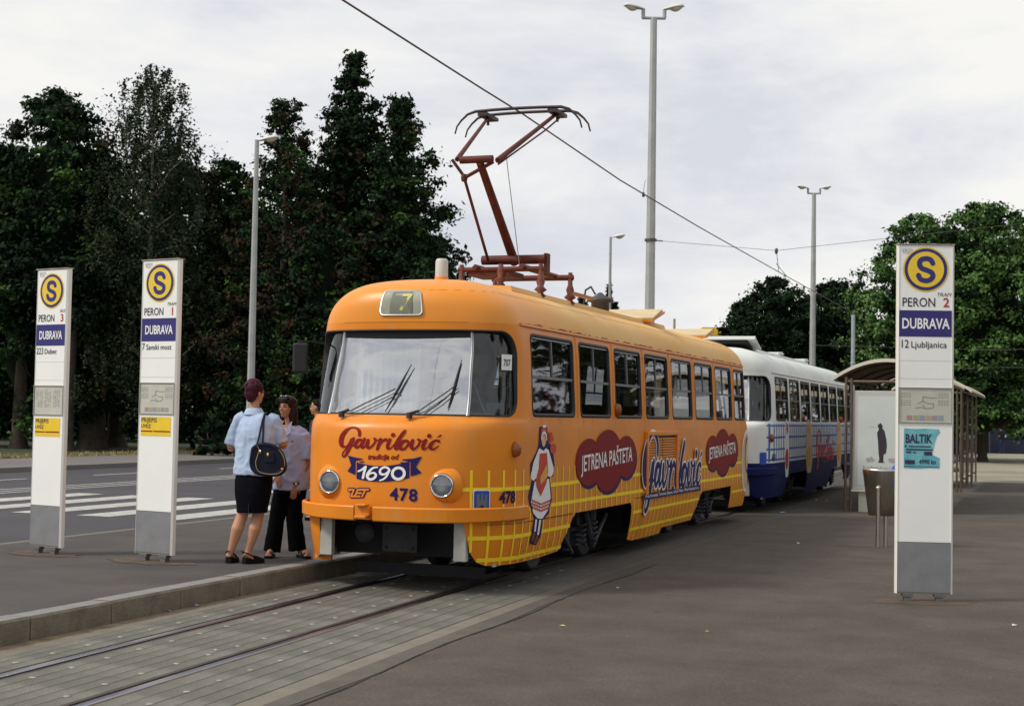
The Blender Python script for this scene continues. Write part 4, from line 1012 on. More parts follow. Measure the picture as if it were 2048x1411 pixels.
# ---------------------------------------------------------------- pantograph (child of the orange tram)
def TL(x, y, z): return Vector((x + 5.9, y - 13.0, z))
pt = MB()
F_ = lambda *p: TL(*p)
pt.tube([F_(-6.42, 15.95, 3.34), F_(-5.38, 15.95, 3.34)], .03, 4, ell=(1, 1)); pt.tube([F_(-6.42, 17.05, 3.34), F_(-5.38, 17.05, 3.34)], .035, 4)
for x in (-6.18, -5.62): pt.tube([F_(x, 15.85, 3.36), F_(x, 17.2, 3.36)], .035, 4)
pt.box(F_(-5.5, 16.4, 3.45), (.04, .12, .22)); pt.box(F_(-6.05, 16.2, 3.30), (.5, .5, .06))
base = pt.build('pantograph', M_pan, tram1)
b = MB(); b.tube([F_(-6.28, 16.35, 3.49), F_(-5.5, 16.35, 3.49)], .055, 14); b.build('torsion_tube', M_pan, base)
for x, y in ((-6.38, 15.95), (-5.42, 15.95), (-6.38, 17.05), (-5.42, 17.05), (-5.9, 15.95)):
    b = MB(); zb = 2.93 if abs(x+5.9) > .2 else 3.05
    b.lathe([(.03, zb), (.03, zb+.08), (.065, zb+.10), (.03, zb+.14), (.075, zb+.17), (.035, zb+.21), (.05, zb+.26), (.03, zb+.32), (.025, 3.40)], TL(x, y, 0), 14); b.build('insulator', mat('insulator_brown', (.16, .045, .025), .35), base)
b = MB(); b.tube([F_(-5.93, 16.5, 3.47), F_(-5.93, 15.30, 4.46)], [.055, .042], 12); b.build('lower_arm', M_pan, base)
b = MB(); b.tube([F_(-6.15, 16.2, 3.47), F_(-6.13, 15.35, 4.30)], .018, 8); b.build('guide_rod', M_pan, base)
b = MB(); b.tube([F_(-6.16, 15.30, 4.49), F_(-5.78, 15.30, 4.49)], .042, 12); b.tube([F_(-6.26, 15.3, 4.50), F_(-6.12, 15.35, 4.30)], .02, 6); b.tube([F_(-6.13, 15.35, 4.30), F_(-5.78, 15.32, 4.46)], .022, 8)
b.lathe([(.03, -.04), (.04, 0), (.03, .04)], F_(-6.13, 15.35, 4.30), 10); kn = b.build('knee_joint', M_pan, base)
b = MB(); b.tube([F_(-6.20, 15.30, 4.50), F_(-6.42, 16.83, 5.28)], [.028, .018], 8); b.build('upper_arm', M_pan, base)
b = MB(); b.tube([F_(-5.72, 15.30, 4.47), F_(-5.55, 16.83, 5.28)], [.034, .022], 8); b.build('upper_arm', M_pan, base)
b = MB(); b.tube([F_(-5.72, 15.32, 4.43), F_(-5.58, 16.5, 5.02), F_(-5.52, 16.7, 5.16), F_(-5.51, 16.83, 5.23)], .010, 6); b.build('control_rod', M_pan, base)
zt_ = 5.34
for y, zo in ((16.66, -.02), (17.0, 0.0)):
    b = MB(); xs_ = [-.80, -.775, -.72, -.64, -.54, -.3, 0, .3, .54, .64, .72, .775, .80]
    zz = [-.26, -.17, -.10, -.03, -.0, .008, .012, .008, -.0, -.03, -.10, -.17, -.26]
    b.tube([F_(-5.985+x, y, zt_+z+zo) for x, z in zip(xs_, zz)], [.010, .011, .013, .016, .019, .019, .019, .019, .019, .016, .013, .011, .010], 8); b.build('collector_strip', M_pan2, base)
for x in (-.44, .44):
    b = MB()
    b.box(F_(-5.985+x, 16.83, 5.28), (.12, .40, .04)); b.tube([F_(-5.985+x, 16.83, 5.29), F_(-5.985+x, 16.83, 5.18)], .018, 8)
    b.build('head_bracket', M_pan2, base)
b = MB(); b.tube([F_(-5.79, 15.75, 4.64), F_(-5.79, 15.8, 4.5), F_(-5.79, 16.3, 3.35)], .005, 5); b.build('lowering_rope', mat('rope', (.32, .30, .28), .8), base)
b = MB(); b.box(F_(-5.42, 17.5, 3.16), (.06, .9, .035)); b.build('cable_bar', mat('bar_ochre', (.45, .18, .06), .6), tram1)
b = MB(); b.tube([F_(-5.55, 18.0, 3.02), F_(-5.55, 18.1, 3.28), F_(-5.6, 18.5, 3.36), F_(-5.6, 18.7, 3.28)], .012, 6)
b.build('cable_loop', M_black, tram1)
b = MB(); b.lathe([(0, .34), (.03, .33), (.06, .30), (.17, .25), (.18, .22), (.12, .20), (.12, .02), (0, .02)], F_(-5.65, 19.1, 3.0), 18, caps=False); b.build('lightning_arrester', mat('arrester', (.05, .05, .06), .5), tram1)
# ================================================================ STREET FURNITURE
M_pw = mat('pillar_white', (.84, .85, .82), .42, var=.03, vscale=2)
M_pg = mat('pillar_grey', (.20, .205, .215), .5, var=.12, vscale=6)
M_pe = mat('pillar_edge', (.80, .80, .74), .35, .1)
M_sy = mat('sign_yellow', (.80, .56, .03), .45); M_sn = mat('sign_navy', (.022, .018, .16), .45)
M_tx = mat('sign_text', (.03, .025, .06), .5); M_tr = mat('sign_red', (.45, .03, .01), .5)
M_map = mat('map_paper', (.50, .50, .43), .55, var=.08, vscale=6); M_mapl = mat('map_print', (.22, .22, .22), .6)
M_sky = mat('sticker_yellow', (.80, .55, .02), .5, var=.06, vscale=9)
def flat(T, name, V, F, m, y, x0, z0):
    me = bpy.data.meshes.new(name); me.from_pydata([(x0+a, -y, z0+b_) for a, b_ in V], [], F); me.update(); return put(name, me, m, T)
def frect(T, name, x0, x1, z0, z1, m, y): return flat(T, name, [(x0,z0),(x1,z0),(x1,z1),(x0,z1)], [(0,1,2,3)], m, y, 0, 0)
def ftext(T, txt, x, z, h, m, y, name='lettering', **k):
    V, F = text2d(txt, h, **k); return flat(T, name, V, F, m, y, x, z)
def stop_pillar(label, loc, rz, H, kind, num, line, dest, marks, sticker, hw=.25):
    T = thing('stop_pillar', label, 'stop sign', loc, rz, 'white stop pillars along the platforms')
    D = .036; w = hw
    b = MB(); b.bbox(-w+.018, w-.018, -D+.006, D-.006, marks['grey'], H); b.build('upper_panel', M_pw, T)
    b = MB(); b.bbox(-w+.018, w-.018, -D+.003, D-.003, .09, marks['grey']-.004); b.build('base_panel', M_pg, T)
    for s in (-1, 1):
        b = MB(); b.prism([(s*(w-.018), -D), (s*w, -D+.015), (s*w, D-.015), (s*(w-.018), D)] if s > 0 else [(s*(w-.018), D), (s*w, D-.015), (s*w, -D+.015), (s*(w-.018), -D)], .075, H+.004); b.build('edge_profile', M_pe, T)
    b = MB(); b.bbox(-w-.003, w+.003, -D-.004, D+.006, H+.0045, H+.014); b.build('cap', mat('cap_rusty', (.36, .33, .27), .7, var=.3, vscale=9), T)
    b = MB(); b.bbox(-w+.01, w-.01, -D+.01, D-.01, .075, .09); b.build('sill', mat('sill', (.25, .24, .20), .7), T)
    for s in (-1, 1):
        b = MB(); b.bbox(s*(w-.12)-.05, s*(w-.12)+.05, -.035, .035, .045, .075); b.bbox(s*(w-.12)-.035, s*(w-.12)+.035, -.03, .03, -.01, .045); b.build('foot', mat('foot_steel', (.14, .14, .14), .6, .3), T)
    y = D - .006
    for k in range(1, 30):
        z = marks['join'] - (k-1)*marks['pitch']
        if k > marks['nj']: break
        frect(T, 'panel_joint', -w+.02, w-.02, z, z+.003, mat('joint_grey', (.48, .49, .47), .6), y+.0015)
    zc, r = marks['disc']
    for rr, m_, o, n in ((r, M_sy, .002, 'roundel'), (r*.93, M_sn, .004, 'roundel_ring'), (r*.79, M_sy, .006, 'roundel_face')):
        V = [(rr*math.cos(k*math.pi/24), rr*math.sin(k*math.pi/24)) for k in range(48)]; flat(T, n, V, [tuple(range(48))], m_, y+o, 0, zc)
    sS = [(.30,.28,.1),(.20,.44,.1),(0,.49,.1),(-.22,.43,.1),(-.29,.24,.1),(-.20,.06,.1),(.05,-.04,.1),(.25,-.14,.1),(.31,-.30,.1),(.2,-.46,.1),(-.02,-.51,.1),(-.24,-.44,.1),(-.33,-.27,.1)]
    V, F = march(lambda X, Y: seg_field(X, Y, smooth_pts([(a, b_, .112) for a, b_, _ in sS], 5)), -.5, .5, -.7, .7, .03)
    flat(T, 'roundel_letter', [(a*r*.98, b_*r*.98) for a, b_ in V], F, M_sn, y+.008, 0, zc)
    q = H/3.0
    ftext(T, kind, w-.03, marks['kind']+.0, .030*q, M_tx, y+.003, align='RIGHT', shear=.25, xs=1.05)
    V, F = march(lambda X, Y: np.abs(zf(X, Y, 22))-5, 400, 830, 1010, 1220, 6)
    flat(T, 'operator_logo', [((a-410)*.00028, -(b_-1215)*.00028) for a, b_ in V], [tuple(reversed(f)) for f in F], M_tx, y+.003, -w+.035, H-.075*q)
    ftext(T, 'PERON', -w+.045, marks['peron']-.004, .074*q, M_tx, y+.003, align='LEFT', xs=.82*hw/.27, bold=.006)
    ftext(T, num, w-.075, marks['peron']-.004, .074*q, M_tr, y+.003, bold=.016)
    frect(T, 'name_band', -w+.022, w-.022, marks['b0'], marks['b1'], M_sn, y+.002)
    ftext(T, 'DUBRAVA', 0, (marks['b0']+marks['b1'])/2-.042*q, .084*q, M_wht, y+.004, bold=.022, xs=.66*hw/.25)
    ftext(T, line, -w+.03, marks['line']-.006, .066*q, M_tx, y+.003, align='LEFT', xs=.78, bold=.006)
    n = len(line)*.036*q
    ftext(T, dest, -w+.05+n, marks['line']-.004, .052*q, M_tx, y+.003, align='LEFT', xs=.95, bold=.006)
    m0, m1 = marks['map']
    fr_ = MB()
    fr_.bbox(-w+.025, w-.025, -y-.012, -y, m0-.008, m0); fr_.bbox(-w+.025, w-.025, -y-.012, -y, m1, m1+.008); fr_.bbox(-w+.017, -w+.025, -y-.012, -y, m0-.008, m1+.008); fr_.bbox(w-.025, w-.017, -y-.012, -y, m0-.008, m1+.008)
    mp_ = fr_.build('notice_frame', mat('frame_grey', (.30, .30, .27), .5), T)
    frect(T, 'notice_sheet', -w+.025, w-.025, m0, m1, M_map, y+.003)
    g_ = MB(); ww = 2*w-.05; hh = m1-m0; rr = random.Random(num)
    def bar(x0, x1, z0, z1, dy=.0045): g_.add([(x0, -y-dy, z0), (x1, -y-dy, z0), (x1, -y-dy, z1), (x0, -y-dy, z1)], [(0,1,2,3)])
    X0 = -w+.03
    if kind == 'BUS':
        for c in range(3):
            for k in range(14):
                for j in range(4): 
                    if rr.random() < .8: bar(X0+ww*(.06+.3*c)+j*.026, X0+ww*(.06+.3*c)+j*.026+.016, m0+hh*.25+k*hh*.045, m0+hh*.25+k*hh*.045+.005)
    else:
        for c in (0.02, .74):
            for zz in (.72, .50):
                for k in range(4):
                    for j in range(4): bar(X0+ww*c+j*.026, X0+ww*c+j*.026+.018, m0+hh*(zz+.045*k), m0+hh*(zz+.045*k)+.004)
        pts = [(.35,.55),(.45,.62),(.45,.75),(.62,.72),(.72,.73)], [(.45,.62),(.55,.55),(.66,.56),(.64,.42),(.5,.40),(.44,.52)], [(.3,.42),(.42,.44),(.5,.40)]
        for P in pts:
            for (a, c), (d, e_) in zip(P[:-1], P[1:]):
                x0, z0, x1, z1 = X0+ww*a, m0+hh*c, X0+ww*d, m0+hh*e_; L_ = math.hypot(x1-x0, z1-z0); nx, nz_ = -(z1-z0)/L_*.003, (x1-x0)/L_*.003
                g_.add([(x0-nx, -y-.0045, z0-nz_), (x1-nx, -y-.0045, z1-nz_), (x1+nx, -y-.0045, z1+nz_), (x0+nx, -y-.0045, z0+nz_)], [(0,1,2,3)])
    g_.build('notice_print', M_mapl, mp_)
    if kind != 'BUS':
        for k, c in enumerate(((.45,.16,.12),(.45,.35,.10),(.2,.28,.5),(.5,.38,.1),(.4,.2,.3),(.2,.35,.5))):
            x = X0+ww*(.14+.12*k); frect(mp_, 'colour_key', x, x+ww*.10, m0+hh*.06, m0+hh*.2, mat('key_%s' % 'abcdef'[k], tuple(.5*v+.16 for v in c), .7), y+.005)
    if sticker == 'yellow':
        s0, s1 = marks['sticker']; x0, x1 = -w+.045, w-.055
        frect(T, 'sticker', x0, x1, s0, s1, M_sky, y+.002); hh = s1-s0
        ftext(T, 'PRIJEPIS', x0+.005, s1-hh*.27, hh*.22, M_tx, y+.004, align='LEFT', bold=.014, xs=.95*hw/.25, font_space=1.08)
        ftext(T, 'UVEZ', x0+.005, s1-hh*.58, hh*.19, M_tx, y+.004, align='LEFT', bold=.014, xs=.95, font_space=1.08)
        for a, c in ((0.01, .40), (.43, .98)): frect(T, 'sticker_line', x0+(x1-x0)*a, x0+(x1-x0)*c, s0+hh*.22, s0+hh*.28, M_red, y+.004)
    else:
        s0, s1 = marks['sticker']; x0 = -w+.075; 
        W_ = .335
        pts = [(0,0),(.12,-.006),(.25,.004),(.33,0),(.336,.03),(.33,.065),(.335,.10),(.27,.13),(.262,.155),(.275,.19),(.28,.22),(.29,.26),(.305,.31),(.335,.35),(.325,.384),(.2,.388),(.1,.382),(0,.388),(-.003,.2)]
        pts = [(a*W_/.335, b_*(s1-s0)/.388) for a, b_ in pts]
        V, F = cdt(pts, [], .1, .1, .5); st_ = flat(T, 'torn_poster', V, F, mat('poster_teal', (.07, .33, .42), .6, col2=(.20, .52, .58), vscale=9), y+.002, x0, s0)
        h_ = s1-s0
        ftext(T, 'BALTIK', x0+.01, s0+h_*.64, h_*.21, M_tx, y+.005, align='LEFT', bold=.03, xs=.66)
        for (a, b_, c, d) in ((.02,.07,.52,.58),(.12,.75,.53,.56),(.05,.80,.45,.485),(.05,.2,.38,.42),(.25,.33,.38,.41),(.56,.78,.33,.42),(.03,.30,.10,.20),(0.0,.97,.035,.05)): frect(T, 'poster_print', x0+W_*a, x0+W_*b_, s0+h_*c, s0+h_*d, M_tx if d < .9 else M_tx, y+.0045)
        ftext(T, '4990 kn', x0+W_*.42, s0+h_*.11, h_*.11, M_tx, y+.005, align='LEFT', bold=.02, xs=.8)
    # weathered patch of soil round the foot
    return T
stop_pillar('white pillar reading PERON 1 and line 7 with a yellow sticker, on the left platform', (-8.395, 12.92, .17), R(-11), 3.0, 'TRAM', '1', '7', 'Savski most',
    dict(grey=.50, join=2.02, pitch=.19, nj=3, disc=(2.775, .195), kind=2.545, peron=2.455, b0=2.19, b1=2.42, line=2.11, map=(1.47, 1.77), sticker=(1.245, 1.435)), 'yellow', .252)
stop_pillar('white pillar reading PERON 3 BUS and line 223, farthest left on the platform', (-9.775, 13.04, .17), R(-13), 2.94, 'BUS', '3', '223', 'Dubec',
    dict(grey=.50, join=1.98, pitch=.19, nj=3, disc=(2.72, .185), kind=2.495, peron=2.405, b0=2.15, b1=2.37, line=2.07, map=(1.44, 1.73), sticker=(1.21, 1.40)), 'yellow', .242)
stop_pillar('white pillar reading PERON 2 and line 12 with a torn blue poster, on the right', (-1.14, 14.74, 0), R(16), 3.37, 'TRAM', '2', '12', 'Ljubljanica',
    dict(grey=.56, join=2.27, pitch=.17, nj=3, disc=(3.14, .215), kind=2.885, peron=2.79, b0=2.50, b1=2.75, line=2.40, map=(1.69, 2.01), sticker=(1.255, 1.63)), 'torn', .268)
# soil rings at the pillar feet
M_soil = mat('soil_crumbs', (.115, .075, .045), .95, col2=(.07, .055, .045), vscale=9, bump=.7, bscale=50)
def soil(x, y, z, a, b_, rz, par):
    q = MB(); rr = random.Random(int(x*100)); n = 26; c, s = math.cos(rz), math.sin(rz)
    ro = [1 + rr.uniform(-.18, .18) for _ in range(n)]
    vs = [(x, y, z+.006)] + [(x + (a*r_*math.cos(k*2*math.pi/n))*c - (b_*r_*math.sin(k*2*math.pi/n))*s, y + (a*r_*math.cos(k*2*math.pi/n))*s + (b_*r_*math.sin(k*2*math.pi/n))*c, z+.002) for k, r_ in enumerate(ro)]
    q.add(vs, [(0, 1+k, 1+(k+1) % n) for k in range(n)], True); q.build('soil_patch', M_soil, par)
soil(-8.42, 12.92, .17, .52, .26, R(-11), lp); soil(-9.79, 13.04, .17, .46, .24, R(-13), lp); soil(-1.14, 14.72, 0, .50, .25, R(16), pl); soil(-2.2, 20.95, 0, .48, .3, 0, pl)

# ---------------------------------------------------------------- litter bin
M_steel = mat('brushed_steel', (.55, .54, .50), .30, 1, var=.12, vscale=3, stretch=(6, 6, .3))
T = thing('litter_bin', 'tapered brushed steel litter bin on a post, behind the PERON 2 pillar', 'litter bin', (-2.17, 21.0, 0))
b = MB(); b.lathe([(.0, .42), (.185, .42), (.265, 1.02), (.27, 1.05), (.258, 1.05), (.18, .45), (0, .45)], (0, 0, 0), 32, caps=False); b.build('bin_body', M_steel, T)
b = MB(); b.tube([(-.03, -.24, 0), (-.03, -.24, .80)], .028, 12); b.build('post', M_steel, T)
b = MB(); b.tube([(.06, -.1, 0), (.06, -.1, .45)], .03, 12); b.build('rear_post', M_steel, T)
b = MB()
rr = random.Random(4); rings = []
for k in range(8):
    t = k/7; rings.append([Vector((.20 + math.cos(a)*(.03+.07*math.sin(t*3.1))*rr.uniform(.7, 1.2), -.12+math.sin(a)*.06*rr.uniform(.7, 1.3), 1.12 - t*.32)) for a in np.linspace(0, 6.28, 11)[:-1]])
b.loft(rings); o = b.build('plastic_bag', mat('bag_blue', (.02, .14, .62), .4), None); o.location = (-2.17, 21.0, 0); tag(o, 'crumpled bright blue plastic bag hanging over the rim of the steel bin', 'plastic bag')

# ---------------------------------------------------------------- shelters
M_bronze = mat('shelter_frame', (.16, .125, .085), .45, .5, var=.2, vscale=5)
M_vault = mat('shelter_vault', (.40, .29, .16), .6, col2=(.30, .21, .11), vscale=2)
M_vrim = mat('shelter_rim', (.66, .63, .52), .5)
M_sg = glass('shelter_glass', (.70, .74, .72), .05)
def arch(x0, x1, ze, rise, n=18): return [(x0 + (x1-x0)*k/n, ze + rise*(1-(2*k/n-1)**2)) for k in range(n+1)]
def shelter(label, y0, y1, xl, xr, nbay):
    T = thing('bus_shelter', label, 'shelter', ((xl+xr)/2, y0, 0), 0, 'vaulted stop shelters on the right platform')
    h = (xr-xl)/2; L_ = y1-y0; A = arch(-h-.25, h+.25, 2.47, .36)
    b = MB()
    for k in range(len(A)-1):
        pass
    rings = []
    for j in range(int(L_/.12)+1):
        y = .12*j; w = .012 if j % 2 else 0
        rings.append([(x, y, z+w+.012) for x, z in A] + [(x, y, z+w) for x, z in reversed(A)])
    b.loft(rings, True, True, False); b.build('vault_roof', M_vault, T)
    for y in (-.02, L_+.04):
        b = MB(); b.loft([[(x, y-.03, z-.02), (x, y+.03, z-.02), (x, y+.03, z+.045), (x, y-.03, z+.045)] for x, z in A], True, True, False); b.build('end_rim', M_vrim, T)
    for y in np.linspace(.9, L_-.9, max(2, int(L_/1.6))):
        b = MB(); b.tube([(x, y, z-.03) for x, z in A[1:-1]], .022, 6); b.build('rib', M_bronze, T)
    for s in (-1, 1):
        b = MB(); b.tube([(s*(h+.2), 0, 2.47), (s*(h+.2), L_, 2.47)], .03, 8); b.build('eave_rail', M_bronze, T)
        b = MB(); b.tube([(s*h, 0, 2.50), (s*h, L_, 2.50)], .03, 8); b.build('plate_rail', M_bronze, T)
    b = MB(); b.tube([(-h, .02, 2.44), (h, .02, 2.44)], .03, 8); b.build('tie_beam', M_bronze, T)
    for k in range(nbay+1):
        y = L_*k/nbay
        for s in (-1, 1):
            for dx in (0, .10):
                b = MB(); b.tube([(s*(h-dx), y, 0), (s*(h-dx), y, 2.5)], .026, 8); b.build('leg', M_bronze, T)
            b = MB()
            for z in (.25, .9, 1.6, 2.2): b.box((s*(h-.05), y, z), (.10, .02, .05))
            b.build('leg_plates', M_bronze, T)
    for k in range(nbay):
        ya, yb = L_*k/nbay+.08, L_*(k+1)/nbay-.08
        b = MB(); b.bbox(h-.055, h-.045, ya, yb, .35, 2.1); b.build('back_glass', M_sg, T)
    b = MB(); b.bbox(-.2, .5, L_*.3, L_*.7, .42, .46); b.build('bench', M_bronze, T)
    return T
shelter('near vaulted bronze shelter beside the white tram with a snow poster at its end', 28.75, 36.0, -3.65, -2.15, 3)
shelter('farther vaulted bronze shelter, slim legs showing right of the PERON 2 pillar', 38.6, 46.2, -3.55, -2.1, 3)
# advertising case
T = thing('poster_case', 'white framed advertising case with a snowy poster and dark figure, in the shelter', 'poster case', (-2.93, 28.86, 0), R(0))
b = MB(); b.bbox(-.60, .60, -.09, .09, .42, 2.27); b.build('case_body', mat('case_grey', (.50, .50, .47), .5), T, .012)
b = MB(); b.bbox(-.62, .62, -.13, .11, .38, .42); b.build('case_sill', M_vrim, T); b = MB(); b.bbox(-.48, .48, -.07, .07, 0, .38); b.build('case_foot', mat('case_foot', (.48, .48, .40), .6), T)
frect(T, 'poster', -.50, .50, .50, 2.17, mat('poster_snow', (.60, .66, .64), .5, col2=(.52, .58, .56), vscale=1.6), .093)
pf = [(-.03,1.40),(.02,1.43),(.055,1.38),(.045,1.34),(.09,1.28),(.125,1.12),(.135,1.0),(.12,.87),(.075,.84),(.07,.72),(.095,.69),(-.02,.69),(.0,.75),(-.015,.87),(-.03,1.1),(-.045,1.25),(-.01,1.32),(-.03,1.36)]
V, F = cdt([(a-.10, b_) for a, b_ in pf], [], .2, .2, .5); flat(T, 'poster_figure', V, F, mat('print_dark', (.03, .025, .035), .6), .096, 0, .24)
for cx_, w_ in ((-.26, .09), (.2, .15)):
    rr = random.Random(3); P = [(cx_ + w_*math.cos(a)*rr.uniform(.6, 1.1), .98 + .055*math.sin(a)*rr.uniform(.5, 1.3)) for a in np.linspace(0, 6.2, 14)]
    flat(T, 'poster_bush', P, [tuple(range(14))], mat('print_mauve', (.36, .33, .37), .7), .0955, 0, 0)
ftext(T, 'Krećete li se i Vi', -.40, .80, .062, mat('print_grey', (.16, .16, .15), .6), .096, align='LEFT', xs=.95); ftext(T, 'minutama', -.14, .705, .055, mat('print_grey', (.2, .2, .19), .6), .096, align='LEFT')
ftext(T, 'u snu i na javi', -.3, 1.58, .035, mat('print_light', (.46, .50, .48), .6), .096, align='LEFT')

# ---------------------------------------------------------------- lamp posts and wires
M_pole = mat('pole_galvanised', (.36, .37, .36), .6, .25, var=.12, vscale=2)
M_lh = mat('lamp_housing', (.66, .66, .63), .5); M_lg = mat('lamp_bowl', (.55, .50, .33), .3, coat=.4)
def head(T, c, rz, name='lamp_head', s=1):
    c = Vector(c); rot = Matrix.Rotation(rz, 3, 'Z')
    def P(x, y, z): return c + rot @ (Vector((x, y, z))*s)
    b = MB(); rings = []
    for t in np.linspace(0, 1, 9):
        r = .075 + .115*math.sin(min(1, t*1.25)*math.pi*.62) if t < .97 else .03; z = .02 + .13*t
        rings.append([P(.05 + .75*t, r*math.cos(a)*.95, z + max(-.01, math.sin(a))*r*.75) for a in np.linspace(0, 2*math.pi, 13)[:-1]])
    b.loft(rings); h = b.build(name, M_lh, T)
    b = MB(); rings = []
    for t in np.linspace(0, 1, 7):
        r = .15*math.sin(.12 + t*2.9); rings.append([P(.28 + .48*t, r*math.cos(a), .05 + .10*t - max(0, math.sin(a))*r*.9) for a in np.linspace(0, 2*math.pi, 13)[:-1]])
    b.loft(rings); b.build('bowl', M_lg, h)
def lamp_post(label, p, H, r0_, r1_, kind, rz=0, group='tall grey lamp posts'):
    T = thing('lamp_post', label, 'lamp post', (p[0], p[1], p[2]), 0, group)
    b = MB(); b.tube([(0, 0, 0), (0, 0, H)], [r0_, r1_], 8, True); o = b.build('pole', M_pole, T)
    for pp in o.data.polygons: pp.use_smooth = False
    if kind == 2:
        b = MB(); d = Vector((math.cos(rz), math.sin(rz), 0)); b.tube([d*-.30 + Vector((0, 0, H)), d*.30 + Vector((0, 0, H))], .04, 8)
        for s in (-1, 1): b.tube([d*.27*s + Vector((0, 0, H)), d*.27*s + Vector((0, 0, H+.22))], .05, 8)
        b.build('cross_arm', M_pole, T)
        for s in (-1, 1): head(T, d*.20*s + Vector((0, 0, H+.2)), rz if s > 0 else rz + math.pi, s=.72)
    else: head(T, (0, 0, H-.05), rz, s=.85)
    return T
c1 = at(1302.5, 400, 38); lamp_post('tallest twin-headed grey lamp post rising behind the orange tram', (c1.x, c1.y, 0), 11.85, .155, .085, 2, TH)
c2 = at(1627, 500, 67); lamp_post('shorter twin-headed lamp post above the white tram, before the dark round trees', (c2.x, c2.y, 0), 11.85, .17, .09, 2, TH)
c3 = at(506, 600, 46); lamp_post('single-headed lamp post on the far pavement behind the two women', (c3.x, c3.y, .12), 9.9, .135, .07, 1, TH, )
c4 = at(1220, 560, 70); lamp_post('small distant single-headed lamp post left of the tall twin lamp', (c4.x, c4.y, 0), 10.1, .10, .06, 1, TH)
c5 = at(1706, 700, 60)
b = MB(); b.tube([(0, 0, 0), (0, 0, 5.95)], [.09, .075], 8); b.lathe([(.11, 4.0), (.11, 4.06)], (0, 0, 0), 8); o = b.build('tension_pole', mat('pole_blue_grey', (.34, .39, .42), .6, .2, var=.15), None); o.location = (c5.x, c5.y, 0); tag(o, 'plain thin grey pole without a lamp beside the shelter roof', 'pole')
# contact wire with its hanger and span wire
M_wire = mat('wire', (.10, .085, .075), .6, .4)
b = MB(); wx = [-6.4, -6.17, -6.1, -6.08, -6.03, -5.98, -5.93, -5.9, -5.9]; wy = [-10, 12.34, 15.83, 17.08, 21.32, 26.48, 34.66, 60, 95]; wz = [5.9, 5.483, 5.381, 5.356, 5.195, 5.129, 5.099, 5.12, 5.12]
b.tube([(x, y, z) for x, y, z in zip(wx, wy, wz)], .010, 6); o = b.build('contact_wire', M_wire); tag(o, 'dark overhead contact wire running above both trams to the pantograph', 'overhead wire')
sp = MB(); P0 = Vector((c1.x, c1.y, 6.18)); P1 = Vector((-6.0, 34.55, 5.60)); P2 = Vector((4.5, 34.0, 6.6))
sp.tube([P0, P0.lerp(P1, .12), P1, P1.lerp(P2, .5) - Vector((0, 0, .06)), P2], .0055, 5); sp.tube([P0, P0.lerp(P1, .10)], .018, 6); sp.lathe([(.16, -.03), (.16, .03)], P0 + Vector((-.0, 0, 0)), 10)
o = sp.build('span_wire', M_wire); tag(o, 'thin span wire stretched from the tall lamp post across the track', 'span wire')
b = MB(); b.tube([P1, (-5.93, 34.5, 5.10)], .008, 5); b.tube([P1 - Vector((0, 0, .3)), (-5.93, 35.6, 5.10)], .008, 5); b.lathe([(0, -.08), (.03, -.07), (.04, 0), (.03, .05), (0, .06)], P1, 8, caps=False); o = b.build('wire_hanger', M_wire); tag(o, 'small dark wire hanger joining the span wire to the contact wire', 'wire hanger')
b = MB(); a_ = Vector((c1.x, c1.y, 7.4)); b.tube([a_ + Vector((-.13, -.1, .3)), a_ + Vector((-.17, -.1, .1)), a_ + Vector((-.18, -.1, -.02))], .006, 5); b.lathe([(0, -.14), (.04, -.12), (.03, -.02), (0, 0)], a_ + Vector((-.18, -.1, 0)), 8, caps=False); o = b.build('hanging_plug', M_wire); tag(o, 'tiny dark plug dangling from the side of the tallest lamp post', 'cable plug')
for za, zb, yy, nm in ((5.0, 4.6, 62, 'cross_wire'), (3.9, 4.0, 64, 'cross_wire')):
    b = MB(); b.tube([(-9.9, yy+4, za), (-2, yy, zb), (8, yy-2, za)], .008, 4); o = b.build(nm, M_wire)
    tag(o, ('upper' if za > 4.5 else 'lower') + ' thin wire crossing in front of the dark trees at the right', 'wire')

# ---------------------------------------------------------------- far right: kiosk, screen, pole, buildings
M_kd = mat('kiosk_blue', (.012, .018, .042), .6); 
T = thing('kiosk', 'dark kiosk with a white lit-looking fascia under the trees at far right', 'kiosk', (-2.4, 99.5, -.13))
b = MB(); b.bbox(-1.9, 1.6, 0, 2.6, 0, 2.45); b.build('kiosk_body', M_kd, T); b = MB(); b.bbox(-.9, 1.75, -.5, -.4, 1.95, 2.2); b.lathe([(0, .0), (.38, 0), (.38, .1), (0, .1)], (.4, -.4, 2.2), 16, 'y', caps=False); b.build('fascia', mat('fascia_white', (.62, .64, .66), .5), T)
b = MB(); b.bbox(-.7, 1.4, -.02, -.004, .9, 1.8); b.build('kiosk_window', mat('kiosk_glass', (.03, .035, .04), .15), T)
for k in range(3):
    b = MB(); b.box((-.4+.7*k, -.05, 1.1+.1*(k % 2)), (.35, .06, .18)); b.build('magazine_rack', mat('rack', (.5, .52, .55), .6), T)
T = thing('market_stall', 'pale stall frame at the extreme right edge beside the kiosk', 'stall', (.25, 99.0, -.13))
for x in (0, .9): 
    for y in (0, 1): MB().tube([(x, y, 0), (x, y, 2.1)], .05, 6).build('stall_post', mat('stall_white', (.6, .6, .58), .6), T)
MB().bbox(-.1, 1.1, -.1, 1.1, .8, .95).build('counter', M_pale, T); MB().bbox(-.2, 1.2, -.2, 1.2, 2.1, 2.2).build('stall_roof', mat('stall_roof', (.05, .06, .09), .7), T); MB().bbox(.1, .9, .0, 1.0, .15, .8).build('stall_side', mat('stall_red', (.10, .02, .02), .7), T)
T = thing('screen_wall', 'plain dark blue boarded wall left of the kiosk', 'wall', (-6.0, 97.5, -.13))
